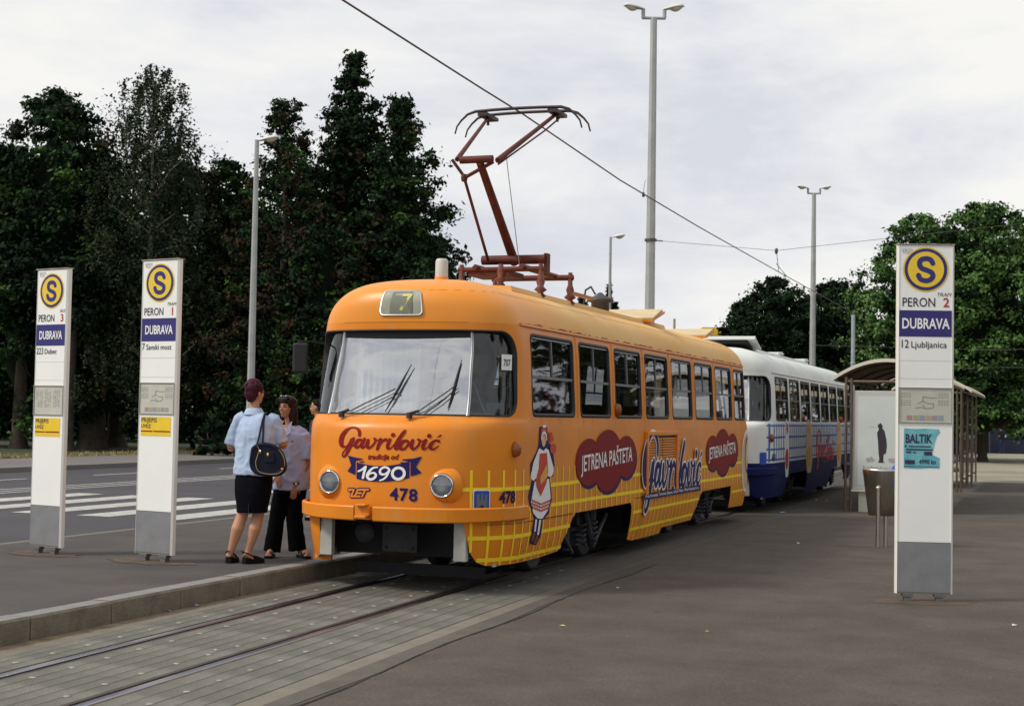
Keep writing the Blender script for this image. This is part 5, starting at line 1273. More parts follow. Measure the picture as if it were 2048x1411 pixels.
MB().bbox(0, 2.4, 0, .12, 0, 2.0).build('board', M_kd, T); 
for x in (0.0, 2.36): MB().bbox(x-.03, x+.05, -.02, .14, 0, 2.1).build('board_post', mat('post_grey', (.15, .16, .18), .5), T)
b = MB(); b.tube([(0, 0, 0), (-.02, 0, 2.0)], .05, 8); o = b.build('marker_pole', mat('pole_pale', (.45, .47, .47), .6), None); o.location = (-3.85, 89.4, -.004); tag(o, 'short pale pole standing in front of the dark blue wall', 'pole')
p = at(1432, 700, 150)
T = thing('far_building', 'low yellow and cream building top seen over the orange tram roof', 'building', (p.x, p.y, -.14), TH)
b = MB(); b.bbox(-5, 3.0, 0, 8, 0, 10.2); b.build('wall', mat('far_wall', (.35, .30, .18), .9), T); b = MB(); b.bbox(-1.4, 3.1, -.2, 8.1, 10.21, 11.0); b.build('parapet', mat('far_yellow', (.72, .50, .02), .8), T)
b = MB(); b.tube([(-8.3, 0, 10.2), (-8.3, 0, 12)], .12, 6); b.tube([(-4.2, 0, 10.2), (-4.2, 0, 11.8)], .12, 6); b.bbox(-9, -5.02, 0, 5, 0, 10.1); b.build('annex', mat('far_wall', (.35, .3, .18), .9), T)
for k in range(3):
    for j in range(2): b = MB(); b.bbox(-4.4+2.4*k, -3.2+2.4*k, -.05, -.01, 3+3.2*j, 4.8+3.2*j); b.build('window', M_kd, T)

# ---------------------------------------------------------------- litter
M_lit = mat('litter_white', (.7, .7, .68), .7); rr = random.Random(21)
def scrap(x, y, z, s, m_, lab):
    b = MB(); a = rr.uniform(0, 3); h = s*.25
    b.add([(s*math.cos(a), s*math.sin(a), 0), (s*.7*math.cos(a+1.7), s*.7*math.sin(a+1.7), h), (s*math.cos(a+3.1), s*math.sin(a+3.1), 0), (s*.6*math.cos(a+4.6), s*.6*math.sin(a+4.6), h*.5)], [(0,1,2),(0,2,3)])
    o = b.build('litter_scrap', m_, None); o.location = (x, y, z+.003); tag(o, lab, 'litter', 'scraps of litter on the ground')
for i, (px, py, z, s, mm, lab) in enumerate(((1567, 1025, 0, .07, mat('litter_blue', (.25, .5, .75), .5), 'pale blue scrap of plastic on the asphalt beside the orange tram'),
  (1630, 999, 0, .09, M_lit, 'larger white paper scrap near the rear of the white tram'), (1652, 1001, 0, .08, M_lit, 'white paper scrap just left of the shelter legs'), (1598, 1086, 0, .05, M_lit, 'white scrap lying in the middle of the right platform'),
  (1236, 1175, 0, .022, M_lit, 'small pale scrap in front of the orange tram bogie'), (157, 1257, 0, .03, M_lit, 'bright white scrap at the foot of the kerb, far left'), (339, 1221, 0, .022, M_lit, 'tiny white scrap in the gutter below the PERON 1 pillar'),
  (395, 1210, 0, .03, mat('litter_blue', (.25, .5, .75), .5), 'tiny bluish wrapper in the gutter right of the PERON 1 pillar'), (432, 1299, 0, .018, M_lit, 'pale speck between the rails near the left rail'), (1415, 1262, 0, .02, mat('litter_yellow', (.6, .45, .1), .7), 'yellowish leaf scrap on the right platform foreground'),
  (1125, 1251, 0, .03, mat('litter_yellow', (.6, .45, .1), .7), 'yellow scrap on the asphalt right of the rails'), (2030, 1250, 0, .04, M_lit, 'white scrap at the right edge beyond the PERON 2 pillar'))):
    p = Vector((0, 0, EYE)); d = at(px, py, 1) - p; t = (z - EYE)/d.z; p = p + d*t; scrap(p.x, p.y, z, s, mm, lab)
# ================================================================ TREES
def leafmat(name, c, v=.3):
    mt = mat(name, c, .75, var=v, vscale=.8, spec=.08, coord='Object'); return mt
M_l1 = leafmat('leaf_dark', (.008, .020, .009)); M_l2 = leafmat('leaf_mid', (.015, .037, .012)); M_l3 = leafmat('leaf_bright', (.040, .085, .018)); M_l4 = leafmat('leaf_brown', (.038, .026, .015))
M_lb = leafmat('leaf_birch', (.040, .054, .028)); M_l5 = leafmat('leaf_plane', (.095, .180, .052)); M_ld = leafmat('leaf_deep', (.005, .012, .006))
M_bark = mat('bark', (.055, .042, .032), .95, var=.35, vscale=6, bump=.6, bscale=20); M_birch = mat('bark_birch', (.30, .28, .25), .8, col2=(.12, .11, .10), vscale=5)
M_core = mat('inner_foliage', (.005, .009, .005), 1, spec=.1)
NR = np.random.RandomState
def leaves(name, C, Rad, n, size, mats, wts, seed, parent, droop=0, flat_=.6):
    "n leaf faces gathered round clump centres C with radii Rad"
    r = NR(seed); k = len(C); idx = r.randint(0, k, n)
    d = r.normal(size=(n, 3)); d /= np.linalg.norm(d, axis=1)[:, None]; d *= np.minimum(np.abs(r.normal(size=n)*.6), 1.15 + .1*r.rand(n))[:, None]
    d[:, 2] *= flat_
    P = C[idx] + d*Rad[idx][:, None]
    if droop: P[:, 2] -= droop*r.rand(n)**1.0*Rad[idx]
    nn = d + r.normal(size=(n, 3))*.7 + np.array([0, -.2, .5]); nn /= np.linalg.norm(nn, axis=1)[:, None]
    a = np.cross(nn, r.normal(size=(n, 3))); a /= np.linalg.norm(a, axis=1)[:, None]; b = np.cross(nn, a)
    s = size*(.6 + .8*r.rand(n))[:, None]
    q = np.stack([P + a*s, P + b*s*.55 + nn*s*.12, P - a*s, P - b*s*.55 - nn*s*.05], 1).reshape(-1, 3)
    me = bpy.data.meshes.new(name); me.vertices.add(4*n); me.vertices.foreach_set('co', q.ravel())
    me.loops.add(4*n); me.loops.foreach_set('vertex_index', np.arange(4*n)); me.polygons.add(n); me.polygons.foreach_set('loop_start', np.arange(n)*4)
    cw_ = r.choice(len(mats), size=k, p=wts); mi = cw_[idx]; jig = r.rand(n) < .12; mi[jig] = r.randint(0, len(mats), jig.sum())
    for m_ in mats: me.materials.append(m_)
    me.polygons.foreach_set('material_index', mi.astype(np.int32)); me.update(calc_edges=True)
    return put(name, me, None, parent)
def limbs(T, H, r0_, tips, seed, m_, z0=.25, lean=0):
    rr = random.Random(seed); b = MB()
    b.tube([(0, 0, -.1), (.05*lean, 0, H*.3), (.1*lean+.05, .03, H*.6), (.1*lean, 0, H*.93)], [r0_, r0_*.75, r0_*.45, r0_*.08], 8); b.lathe([(r0_*1.5, -.1), (r0_*1.05, .35)], (0, 0, 0), 8)
    o = b.build('trunk', m_, T); b = MB()
    for x, y, z in tips:
        zs = max(H*.12, z - math.hypot(x, y)*rr.uniform(.5, .9)); p0 = Vector((0, 0, zs)); p1 = Vector((x, y, z)); mid = p0.lerp(p1, .5) + Vector((rr.uniform(-.3, .3), rr.uniform(-.3, .3), rr.uniform(0, .4)))
        b.tube([p0, mid, p1], [r0_*.28*(1-zs/H/1.3)+.02, r0_*.14+.01, .012], 5, False)
    br = b.build('branches', m_, T); br['kind'] = 'stuff'; return o
def tree(label, base, H, prof, mats, wts, n, leaf, seed, nclump=130, cl=.75, bark=None, r0_=.22, droop=0, hole=.0, zbot=.1, shell=.55, group='park trees across the road', name='broadleaf_tree', core=True):
    """prof(t, angle) -> crown radius at height fraction t (0 at zbot*H, 1 at the top)"""
    T = thing(name, label, 'tree', tuple(base), 0, group); r = NR(seed); C = []; Rd = []
    if H > 6: nclump = int(nclump*3.0); cl *= .72; n = int(n*1.9); leaf *= .62
    while len(C) < nclump:
        t = r.rand(); a = r.rand()*2*math.pi; pr = prof(t, a)
        if r.rand() > (pr/3.5 + .12): continue
        q = (shell + (1-shell)*r.rand()) if r.rand() < .8 else r.rand()
        rad = pr*q; c = cl*(.55 + .7*r.rand())*min(1, .35 + pr/2.2)
        C.append((rad*math.cos(a), rad*math.sin(a), H*(zbot + (1-zbot)*t) - c*.3)); Rd.append(c)
    for k in range(26 if H > 6 else 4):
        t = 1 - .30*(k/26)**1.0; a = r.rand()*6.28; pr = prof(min(t, .985), a)*r.rand()*.8; C.append((pr*math.cos(a), pr*math.sin(a), H*(zbot+(1-zbot)*t)-.25)); Rd.append(.42*cl/.5)
    C = np.array(C); Rd = np.array(Rd)
    limbs(T, H, r0_, [tuple(c) for c in C[:40]], seed, bark or M_bark)
    leaves('crown', C, Rd, n, leaf, mats, wts, seed+1, T, droop)
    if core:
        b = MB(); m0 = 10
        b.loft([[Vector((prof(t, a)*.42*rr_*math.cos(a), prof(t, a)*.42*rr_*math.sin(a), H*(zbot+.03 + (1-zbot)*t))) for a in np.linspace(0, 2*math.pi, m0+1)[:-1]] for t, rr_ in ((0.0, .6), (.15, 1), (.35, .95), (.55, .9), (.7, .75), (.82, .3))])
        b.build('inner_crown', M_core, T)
    return T
def cone(R_, p=.9, wob=.18, ph=0): return lambda t, a: R_*max(.03, (1-t))**p*(1 + wob*math.sin(3*a+ph+6*t) + wob*.6*math.sin(7*t*3+2*a)) * (1 if t > .1 else .6+4*t)
def dome(R_, wob=.15, ph=0, k=2.0): return lambda t, a: R_*max(.02, 1-(abs(t-.38)/.62 if t > .38 else (.38-t)/.62)**k)**.5*(1 + wob*math.sin(2*a+ph+4*t) + wob*.7*math.sin(5*a+9*t))
def base_at(px, D, z=.1): p = at(px, 860, D); return (p.x, p.y, z)
def H_at(px, py, D, z=.1): return at(px, py, D).z - z
PXM = 3000.
def add(label, px, top, D, R_px, shape, mats, wts, n, leaf, seed, **k):
    f = {'cone': cone, 'dome': dome}[shape]; pk = {q: k.pop(q) for q in ('p', 'wob', 'ph', 'k') if q in k}
    z = k.pop('z', .1)
    return tree(label, base_at(px, D, z), H_at(px, top, D, z), f(R_px*D/PXM, **pk), mats, wts, n, leaf, seed, **k)
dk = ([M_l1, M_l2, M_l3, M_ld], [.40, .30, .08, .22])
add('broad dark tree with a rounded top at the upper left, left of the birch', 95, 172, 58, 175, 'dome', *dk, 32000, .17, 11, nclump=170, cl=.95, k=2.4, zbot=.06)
add('dark tree cut by the left picture edge', -60, 225, 60, 120, 'dome', *dk, 16000, .18, 12, nclump=110, cl=.95, k=2.4, zbot=.06)
# birch with hanging twigs
T = add('tall loose birch with drooping twigs and pale branches', 288, 118, 56, 150, 'dome', [M_lb, M_l1, M_l4], [.62, .30, .08], 26000, .095, 13, nclump=250, cl=.60, k=3.2, bark=M_birch, droop=2.4, shell=.25, zbot=.16, name='birch_tree', core=False, r0_=.16)
add('small leafy tree between the birch and the browning maple', 445, 312, 58, 105, 'dome', [M_l1, M_l2, M_l3, M_l4], [.35, .38, .15, .12], 17000, .15, 14, nclump=110, cl=.75, zbot=.05, k=2.2)
add('browning maple with thin patches behind the left lamp post', 556, 186, 55, 160, 'cone', [M_l1, M_l2, M_l4, M_l3], [.28, .22, .42, .08], 22000, .13, 15, nclump=150, cl=.70, p=.55, shell=.5, zbot=.05, core=False, name='maple_tree')
add('tallest pointed dark maple behind the orange tram roof', 690, 95, 57, 225, 'cone', [M_l1, M_l2, M_ld, M_l4], [.42, .33, .17, .08], 32000, .145, 16, nclump=230, cl=.80, p=.80, zbot=.05, name='maple_tree')
add('pointed maple right of the tallest one, leaning over the tram roof', 788, 182, 56, 195, 'cone', [M_l1, M_l2, M_l3, M_l4], [.40, .36, .12, .12], 26000, .145, 17, nclump=190, cl=.78, p=.62, zbot=.05, name='maple_tree', ph=2)
add('low bushy tree filling the gap under the tallest maple', 640, 400, 54, 110, 'dome', [M_l1, M_l2, M_l3, M_l4], [.38, .30, .12, .20], 17000, .14, 18, nclump=110, cl=.75, zbot=.04)
# second row, deeper in the park
for i, (px, top, D, r_) in enumerate(((-10, 290, 72, 160), (160, 300, 74, 160), (320, 290, 73, 150), (470, 390, 76, 160), (610, 330, 75, 160), (790, 400, 74, 150))):
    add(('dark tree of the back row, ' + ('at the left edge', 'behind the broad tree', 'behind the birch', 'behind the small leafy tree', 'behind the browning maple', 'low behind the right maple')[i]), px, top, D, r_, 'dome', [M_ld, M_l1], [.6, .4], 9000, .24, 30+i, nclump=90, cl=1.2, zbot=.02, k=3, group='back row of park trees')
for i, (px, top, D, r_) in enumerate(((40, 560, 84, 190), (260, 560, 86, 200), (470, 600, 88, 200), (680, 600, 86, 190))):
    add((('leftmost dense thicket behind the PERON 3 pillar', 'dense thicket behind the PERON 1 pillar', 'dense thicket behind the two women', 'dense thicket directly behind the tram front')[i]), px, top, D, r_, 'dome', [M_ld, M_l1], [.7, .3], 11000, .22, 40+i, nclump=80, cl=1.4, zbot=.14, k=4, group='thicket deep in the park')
# extra trunks seen between the pillars
for i, (px, D, r_, H_) in enumerate(((133, 55, .27, 5.5), (185, 58, .52, 6), (232, 61, .40, 6), (38, 57, .3, 6))):
    T = thing('tree_trunk', ('slim', 'stoutest', 'dark', 'leftmost')[i] + ' bare trunk in the park shade ' + ('just right of the PERON 3 pillar', 'midway between the two left pillars', 'left of the PERON 1 pillar', 'left of the PERON 3 pillar')[i], 'tree', base_at(px, D), 0, 'park trunks')
    b = MB(); b.tube([(0, 0, -.1), (.05, 0, H_*.5), (.1, .1, H_)], [r_, r_*.8, r_*.6], 8); b.lathe([(r_*1.4, -.1), (r_, .4)], (0, 0, 0), 8); b.build('trunk', M_bark, T)
    r = NR(50+i); C = r.normal(size=(16, 3))*np.array([1.6, 1.6, .7]) + np.array([0, 0, H_+.3]); leaves('crown', C, np.full(16, 1.0), 7000, .11, [M_ld, M_l1], [.7, .3], 60+i, T)
# low hanging branch near the ground right of pillar 1
add('low shrub with hanging leaves at the lawn edge right of the PERON 1 pillar', 425, 835, 52, 36, 'dome', [M_ld, M_l1, M_l2], [.5, .3, .2], 1800, .10, 70, nclump=30, cl=.35, core=False, r0_=.05, group='lawn shrubs', name='shrub')
# right hand trees
rt = 'trees beyond the right platform'
add('dark round tree above the white tram roof, leftmost of the right group', 1548, 553, 84, 112, 'dome', [M_ld, M_l1, M_l2], [.45, .40, .15], 20000, .19, 80, nclump=130, cl=.9, zbot=.08, group=rt, k=2.3, z=-.14)
add('dark round tree behind the short twin lamp post', 1668, 558, 86, 112, 'dome', [M_ld, M_l1, M_l2], [.45, .40, .15], 19000, .19, 81, nclump=120, cl=.9, zbot=.08, group=rt, k=2.6, z=-.14)
add('low dark tree between the round tree and the orange tram', 1478, 600, 88, 55, 'dome', [M_ld, M_l1], [.5, .5], 8000, .19, 82, nclump=60, cl=.8, zbot=.02, group=rt, k=2.2, z=-.14)
add('large light green plane tree left of the PERON 2 pillar top', 1835, 425, 70, 135, 'dome', [M_l2, M_l5, M_l3, M_l1], [.26, .42, .20, .12], 30000, .155, 83, nclump=170, cl=.85, zbot=.10, group=rt, k=2.2, z=-.14, name='plane_tree')
add('largest light green plane tree filling the upper right corner', 1965, 402, 68, 165, 'dome', [M_l2, M_l5, M_l3, M_l1], [.24, .44, .20, .12], 40000, .155, 84, nclump=190, cl=.9, zbot=.14, group=rt, k=2.4, z=-.14, name='plane_tree')
add('plane tree cut by the right picture edge', 2110, 430, 72, 150, 'dome', [M_l2, M_l5, M_l1], [.4, .3, .3], 14000, .17, 85, nclump=110, cl=.9, zbot=.14, group=rt, z=-.14, name='plane_tree')
add('dark understorey tree behind the shelter roof', 1790, 640, 90, 110, 'dome', [M_ld, M_l1], [.6, .4], 9000, .24, 86, nclump=80, cl=1.1, zbot=.03, group=rt, k=3, z=-.14)
add('dark understorey tree right of the kiosk', 2010, 620, 112, 140, 'dome', [M_ld, M_l1], [.7, .3], 9000, .3, 87, nclump=80, cl=1.3, zbot=.0, group=rt, k=4, z=-.14)
add('dark understorey tree between shelter and kiosk', 1900, 640, 108, 120, 'dome', [M_ld, M_l1], [.7, .3], 8000, .3, 88, nclump=80, cl=1.3, zbot=.0, group=rt, k=4, z=-.14)
add('dark understorey tree behind the white tram', 1640, 690, 110, 150, 'dome', [M_ld, M_l1], [.7, .3], 8000, .3, 89, nclump=80, cl=1.3, zbot=.0, group=rt, k=4, z=-.14)
add('slim dark cypress beside the small distant lamp post', 1214, 565, 118, 9, 'dome', [M_ld], [1.], 1600, .22, 90, nclump=26, cl=.32, zbot=.3, group='distant trees over the tram roof', z=-.14, name='cypress_tree', core=False, wob=.05)
for i, (px, top, r_) in enumerate(((1192, 592, 20), (1226, 600, 12), (1160, 588, 16))):
    add(('rounded distant tree left of the cypress', 'rounded distant tree right of the cypress', 'distant tree behind the roof arrester')[i], px, top, 125, r_, 'dome', [M_ld, M_l1], [.6, .4], 1500, .26, 91+i, nclump=26, cl=.5, zbot=.2, group='distant trees over the tram roof', z=-.14)

# unseen trees added on the right to darken the tram's side and window reflections
for i, (x, y) in enumerate(((17, 2), (20, 12), (19, 22), (22, 33), (26, 45), (12, 74), (20, 69), (28, 61), (35, 52))):
    tree('unseen tree added on the right side of the square, ' + ('nearest', 'second', 'third', 'fourth', 'fifth', 'beside the kiosk', 'beyond the stall', 'seventh', 'farthest')[i], (x, y, -.0), 10.5, dome(4.2), [M_l1, M_l2], [.6, .4], 5000, .30, 100+i, nclump=50, cl=1.3, group='added unseen trees right of the camera', zbot=.04)
# ================================================================ PEOPLE
from mathutils import noise as mnoise
def fuse(name, b, m, parent, vox=.008, smooth=3, wr=0, wscale=(9, 9, 5)):
    "voxel-union of the overlapping volumes in b: one continuous surface"
    me = b.mesh(name); o = bpy.data.objects.new(name, me); COL.objects.link(o)
    md = o.modifiers.new('r', 'REMESH'); md.mode = 'VOXEL'; md.voxel_size = vox; md.use_smooth_shade = True
    if smooth: s = o.modifiers.new('s', 'SMOOTH'); s.iterations = smooth; s.factor = .5
    dg = bpy.context.evaluated_depsgraph_get(); new = bpy.data.meshes.new_from_object(o.evaluated_get(dg)); bpy.data.objects.remove(o)
    new.name = name
    if wr:
        n = [v.normal.copy() for v in new.vertices]
        for v, q in zip(new.vertices, n):
            c = v.co; k = mnoise.noise(Vector((c.x*wscale[0], c.y*wscale[1], c.z*wscale[2]))) + .5*mnoise.noise(Vector((c.x*23+5, c.y*23, c.z*13)))
            k2 = 1 - abs(mnoise.noise(Vector((c.x*7+c.z*6, c.y*7, c.z*9-c.x*5+9))))*2.2
            v.co = c + q*(wr*k + wr*.8*max(0, k2))
    new.materials.append(m)
    new.polygons.foreach_set('use_smooth', [True]*len(new.polygons))
    o = bpy.data.objects.new(name, new); COL.objects.link(o); o.parent = parent; return o
def ball(b, c, r, rot=None, n=14):
    r = r if isinstance(r, (tuple, list)) else (r, r, r); rings = []
    for i in range(1, n):
        t = math.pi*i/n; ring = []
        for k in range(16):
            a = 2*math.pi*k/16; p = Vector((r[0]*math.sin(t)*math.cos(a), r[1]*math.sin(t)*math.sin(a), -r[2]*math.cos(t)))
            ring.append(Vector(c) + (rot @ p if rot is not None else p))
        rings.append(ring)
    b.loft(rings); return b
def ell_loft(b, secs, ang):
    "secs: (cx, cy, z, half width, half depth); ang: heading of the front"
    rot = Matrix.Rotation(ang, 3, 'Z'); rings = []
    for cx_, cy, z, hw, hd in secs:
        ring = []
        for k in range(22):
            a = 2*math.pi*k/22; ca, sa = math.cos(a), math.sin(a); p = Vector((hw*math.copysign(abs(ca)**.85, ca), hd*math.copysign(abs(sa)**.85, sa), 0)); ring.append(Vector((cx_, cy, z)) + rot @ p)
        rings.append(ring)
    b.loft(rings); return b
def hand(b, w, d, nrm, side=1, curl=.5, s=1):
    "palm, four unequal fingers and a thumb from the wrist w along d; nrm = back of the hand"
    w = Vector(w); d = Vector(d).normalized(); nrm = Vector(nrm); nrm = (nrm - d*nrm.dot(d)).normalized(); sd = d.cross(nrm)*side
    rings = []
    for t, hw in ((0, .024), (.03, .034), (.06, .040), (.085, .038)):
        rings.append([w + d*t*s + sd*math.cos(a)*hw*s + nrm*math.sin(a)*.014*s for a in np.linspace(0, 2*math.pi, 13)[:-1]])
    b.loft(rings)
    for k, L_ in enumerate((.066, .076, .070, .054)):
        o = w + d*.080*s + sd*(-.028 + .0187*k)*s; p1 = o + (d*math.cos(curl*.4) - nrm*math.sin(curl*.4))*L_*.45*s; p2 = p1 + (d*math.cos(curl*1.1) - nrm*math.sin(curl*1.1))*L_*.32*s; p3 = p2 + (d*math.cos(curl*1.7) - nrm*math.sin(curl*1.7))*L_*.25*s
        b.tube([o - d*.015*s, o, p1, p2, p3], [.0095*s, .0092*s, .0088*s, .0080*s, .0062*s], 8)
    o = w + d*.025*s - sd*.026*s; b.tube([o, o + (d*.5 - sd*.8 - nrm*.2)*.035*s, o + (d*.9 - sd*.75 - nrm*.35)*.058*s], [.0125*s, .0105*s, .0075*s], 8)
def head_geo(b, c, ang, s=1, tilt=0, jaw=1):
    "head of height .225*s centred on c, facing ang (0 = away from the camera, local +y)"
    rot = Matrix.Rotation(ang, 3, 'Z') @ Matrix.Rotation(tilt, 3, 'X'); c = Vector(c)
    P = lambda x, y, z: c + rot @ (Vector((x, y, z))*s)
    def B(x, y, z, rx, ry, rz): ball(b, P(x, y, z), (rx*s, ry*s, rz*s), rot)
    B(0, -.015, .03, .073, .092, .083); B(0, .022, -.035, .052*jaw, .062, .070); B(0, .048, -.082, .026*jaw, .030, .026); B(0, .015, -.06, .047*jaw, .05, .045)
    B(0, .052, .018, .052, .030, .030)
    for q in (-1, 1):
        B(q*.034, .052, -.022, .022, .024, .024); ball(b, P(q*.074, -.008, -.012), (.008*s, .018*s, .030*s), rot @ Matrix.Rotation(q*.25, 3, 'Z'))
    b.tube([P(0, .072, .015), P(0, .086, -.008), P(0, .098, -.026)], [.008*s, .0105*s, .0135*s], 8); B(-.010, .082, -.030, .009, .011, .008); B(.010, .082, -.030, .009, .011, .008)
    B(0, .074, -.053, .020, .012, .009)
    return P, rot
M_sk = mat('skin', (.46, .24, .145), .55, var=.08, vscale=8, spec=.35); M_sk2 = mat('skin_tan', (.42, .205, .12), .55, var=.1, vscale=8, spec=.35)
M_shirt = mat('shirt_pale_blue', (.40, .50, .68), .85, var=.06, vscale=12); M_shirt2 = mat('shirt_lilac_blue', (.42, .49, .74), .85, var=.07, vscale=12)
M_skirt = mat('cloth_black', (.004, .004, .007), .95, spec=.08); M_trs = mat('trousers_black', (.003, .003, .004), .95, spec=.08)
M_hr1 = mat('hair_burgundy', (.075, .006, .018), .6, col2=(.016, .004, .007), spec=.2, vscale=20, stretch=(1, 1, .2)); M_hr2 = mat('hair_dark', (.010, .005, .005), .5, spec=.2, col2=(.024, .007, .007), vscale=40, stretch=(1, 1, .15))
M_shoe = mat('shoe_black', (.004, .004, .005), .6, spec=.2); M_eye = mat('eye_dark', (.015, .01, .008), .25); M_lip = mat('lips', (.32, .075, .06), .45); M_teeth = mat('teeth', (.7, .68, .62), .4)
def face(T, P, rot, s, m_brow=None):
    for q in (-1, 1):
        b = MB(); ball(b, P(q*.030, .074, .004), (.013*s, .008*s, .0055*s), rot, 8); b.build('eye', M_eye, T)
        b = MB(); b.tube([P(q*.045, .068, .020), P(q*.030, .078, .027), P(q*.014, .080, .021)], .0036*s, 6); b.build('eyebrow', m_brow or M_hr2, T)
    b = MB(); b.tube([P(-.022, .076, -.052), P(-.010, .086, -.056), P(.010, .086, -.056), P(.022, .076, -.052)], [.002*s, .005*s, .005*s, .002*s], 6); b.build('lips', M_lip, T)
def strands(b, P, rot, s, pts, r0_, n, rr, spread=.3):
    for k in range(n):
        j = [Vector((rr.uniform(-1, 1), rr.uniform(-1, 1), rr.uniform(-1, 1)))*spread*.01 for _ in pts]
        b.tube([P(x + q.x, y + q.y, z + q.z) for (x, y, z), q in zip(pts, j)], [r0_*s]*(len(pts)-1) + [r0_*.3*s], 5)
rr = random.Random(17)

# ---- woman with her back to the camera (local frame: x right in the picture, y away, z up)
px0 = 510; q = lambda px, py, y=0: Vector(((px-px0)/200., y, (1124-py)/200.))
T = thing('person', 'woman seen from behind in pale blue shirt and short black skirt, dark red hair', 'person', (-7.52, 13.21, .17), TH, 'people on the left platform')
ang = -R(28)                                     # torso turned slightly to the right
b = MB(); P, rot = head_geo(b, q(519, 785, .0), -R(42), 1.0)
b.tube([q(516, 832, 0), q(517, 812, 0), q(518, 800, .01)], [.064, .052, .05], 12)
ell_loft(b, [(q(520,0).x, 0, 1.47, .09, .07), (q(520,0).x, 0, 1.42, .17, .095), (q(520,0).x, 0, 1.30, .17, .11), (q(521,0).x, 0, 1.10, .145, .10), (q(521,0).x, 0, .95, .165, .115), (q(520,0).x, 0, .82, .175, .125), (q(519,0).x, 0, .75, .15, .12)], ang)
for hip, knee, calf, ank, r_ in ((q(506, 965), q(498, 1026, .03), q(490, 1056, -.01), q(477, 1103, .0), 1), (q(535, 965), q(529, 1026, .05), q(524, 1056, .0), q(511, 1104, .0), 1)):
    b.tube([hip, hip.lerp(knee, .5), knee, knee.lerp(calf, .45), calf, calf.lerp(ank, .55), ank], [.085, .078, .060, .058, .062, .045, .032], 14)
sl, sr = q(484, 836, .02), q(560, 836, -.01)
el, er = q(469, 896, .06), q(574, 890, .05)
b.tube([sl + Vector((.02, 0, -.02)), sl.lerp(el, .5), el], [.042, .044, .040], 12); b.tube([el, q(488, 893, .26), q(505, 888, .38)], [.041, .034, .026], 12); hand(b, q(505, 888, .38), (.3, .9, .25), (-.2, 0, 1), 1)
b.tube([sr + Vector((-.02, 0, -.02)), sr.lerp(er, .5), er], [.042, .045, .042], 12); b.tube([er, q(575, 880, .20), q(560, 868, .36)], [.043, .034, .026], 12); hand(b, q(560, 868, .36), (-.5, .8, .35), (0, 0, 1), -1)
# feet
def foot(b, ank, heel, toe, lift):
    h, t = Vector(heel), Vector(toe); b.tube([Vector(ank), h + Vector((0, 0, lift+.035)), h.lerp(t, .3) + Vector((0, 0, lift*.8+.035)), h.lerp(t, .7) + Vector((0, 0, .03)), t + Vector((0, 0, .018))], [.031, .030, .032, .033, .018], 10)
fh = [(q(474, 1120, -.02), q(483, 1124, .19)), (q(506, 1122, -.05), q(537, 1126, .09))]
for k, (h, t) in enumerate(fh): h.z = t.z = 0; foot(b, (q(477, 1103), q(511, 1104))[k], h, t, .05)
fuse('body', b, M_sk, T, .0072, 4)
for k, (h, t) in enumerate(fh):
    d = (t-h).normalized(); sd = Vector((-d.y, d.x, 0)); b = MB(); rings = []
    for tt, w, z0, z1 in ((-.03, .022, 0, .058), (0, .034, 0, .066), (.25, .036, 0, .055), (.45, .034, .0, .038), (.7, .040, 0, .022), (.95, .034, 0, .016), (1.12, .012, 0, .012)):
        c = h + d*(t-h).length*tt; rings.append([c - sd*w + Vector((0,0,z0)), c + sd*w + Vector((0,0,z0)), c + sd*w*.9 + Vector((0,0,z1)), c - sd*w*.9 + Vector((0,0,z1))])
    b.loft(rings, True, True, False); sh = b.build('shoe', M_shoe, T, .004)
    b = MB(); rings = []
    for tt in np.linspace(.42, 1.1, 7):
        c = h + d*(t-h).length*tt; w = .043*(1-.55*max(0, (tt-.7)/.4)**2); z = .082 - .05*(tt-.42)/.68
        rings.append([c + sd*w*math.cos(a) + Vector((0, 0, .012 + z*math.sin(a))) for a in np.linspace(0, math.pi, 9)])
    b.loft(rings, False, False); b.build('shoe_upper', M_shoe, sh)
    b = MB(); c = h - d*.012
    b.tube([h + d*.10 + sd*.040 + Vector((0,0,.07)), h + d*.02 + sd*.036 + Vector((0,0,.105)), h - d*.032 + Vector((0,0,.125)), h + d*.02 - sd*.036 + Vector((0,0,.105)), h + d*.10 - sd*.040 + Vector((0,0,.07))], .006, 6); b.build('heel_strap', M_shoe, sh)
b = MB(); X = q(520, 0).x
ell_loft(b, [(X-.01, 0, .875, .205, .155), (X-.01, 0, .95, .212, .152), (X, 0, 1.10, .205, .14), (X, 0, 1.28, .212, .14), (X, 0, 1.38, .205, .125), (X, 0, 1.44, .165, .10), (X, 0, 1.49, .09, .075)], ang)
b.tube([sl + Vector((.07, 0, .02)), sl + Vector((.02, 0, -.01)), sl.lerp(el, .5), sl.lerp(el, .88)], [.055, .058, .057, .061], 16)
b.tube([sr + Vector((-.07, 0, .02)), sr + Vector((-.02, 0, -.01)), sr.lerp(er, .5), sr.lerp(er, .86)], [.055, .064, .066, .070], 16)
sh1 = fuse('shirt', b, M_shirt, T, .009, 4, .010)
b = MB(); rings = []
for z, w, d_ in ((1.475, .085, .078), (1.53, .072, .064), (1.545, .070, .062), (1.52, .088, .080), (1.475, .105, .095)):
    rings.append([Vector((q(517,0).x + w*math.cos(a), d_*math.sin(a)*.95 + .0, z)) for a in np.linspace(0, 2*math.pi, 21)[:-1]])
b.loft(rings, False); b.build('collar', M_shirt, sh1)
b = MB(); ell_loft(b, [(q(518,0).x, 0, .505, .152, .125), (q(518,0).x, 0, .56, .158, .13), (q(519,0).x, 0, .70, .185, .15), (q(520,0).x, 0, .82, .196, .15), (q(520,0).x, 0, .91, .175, .135)], ang); fuse('skirt', b, M_skirt, T, .010, 3, .003)
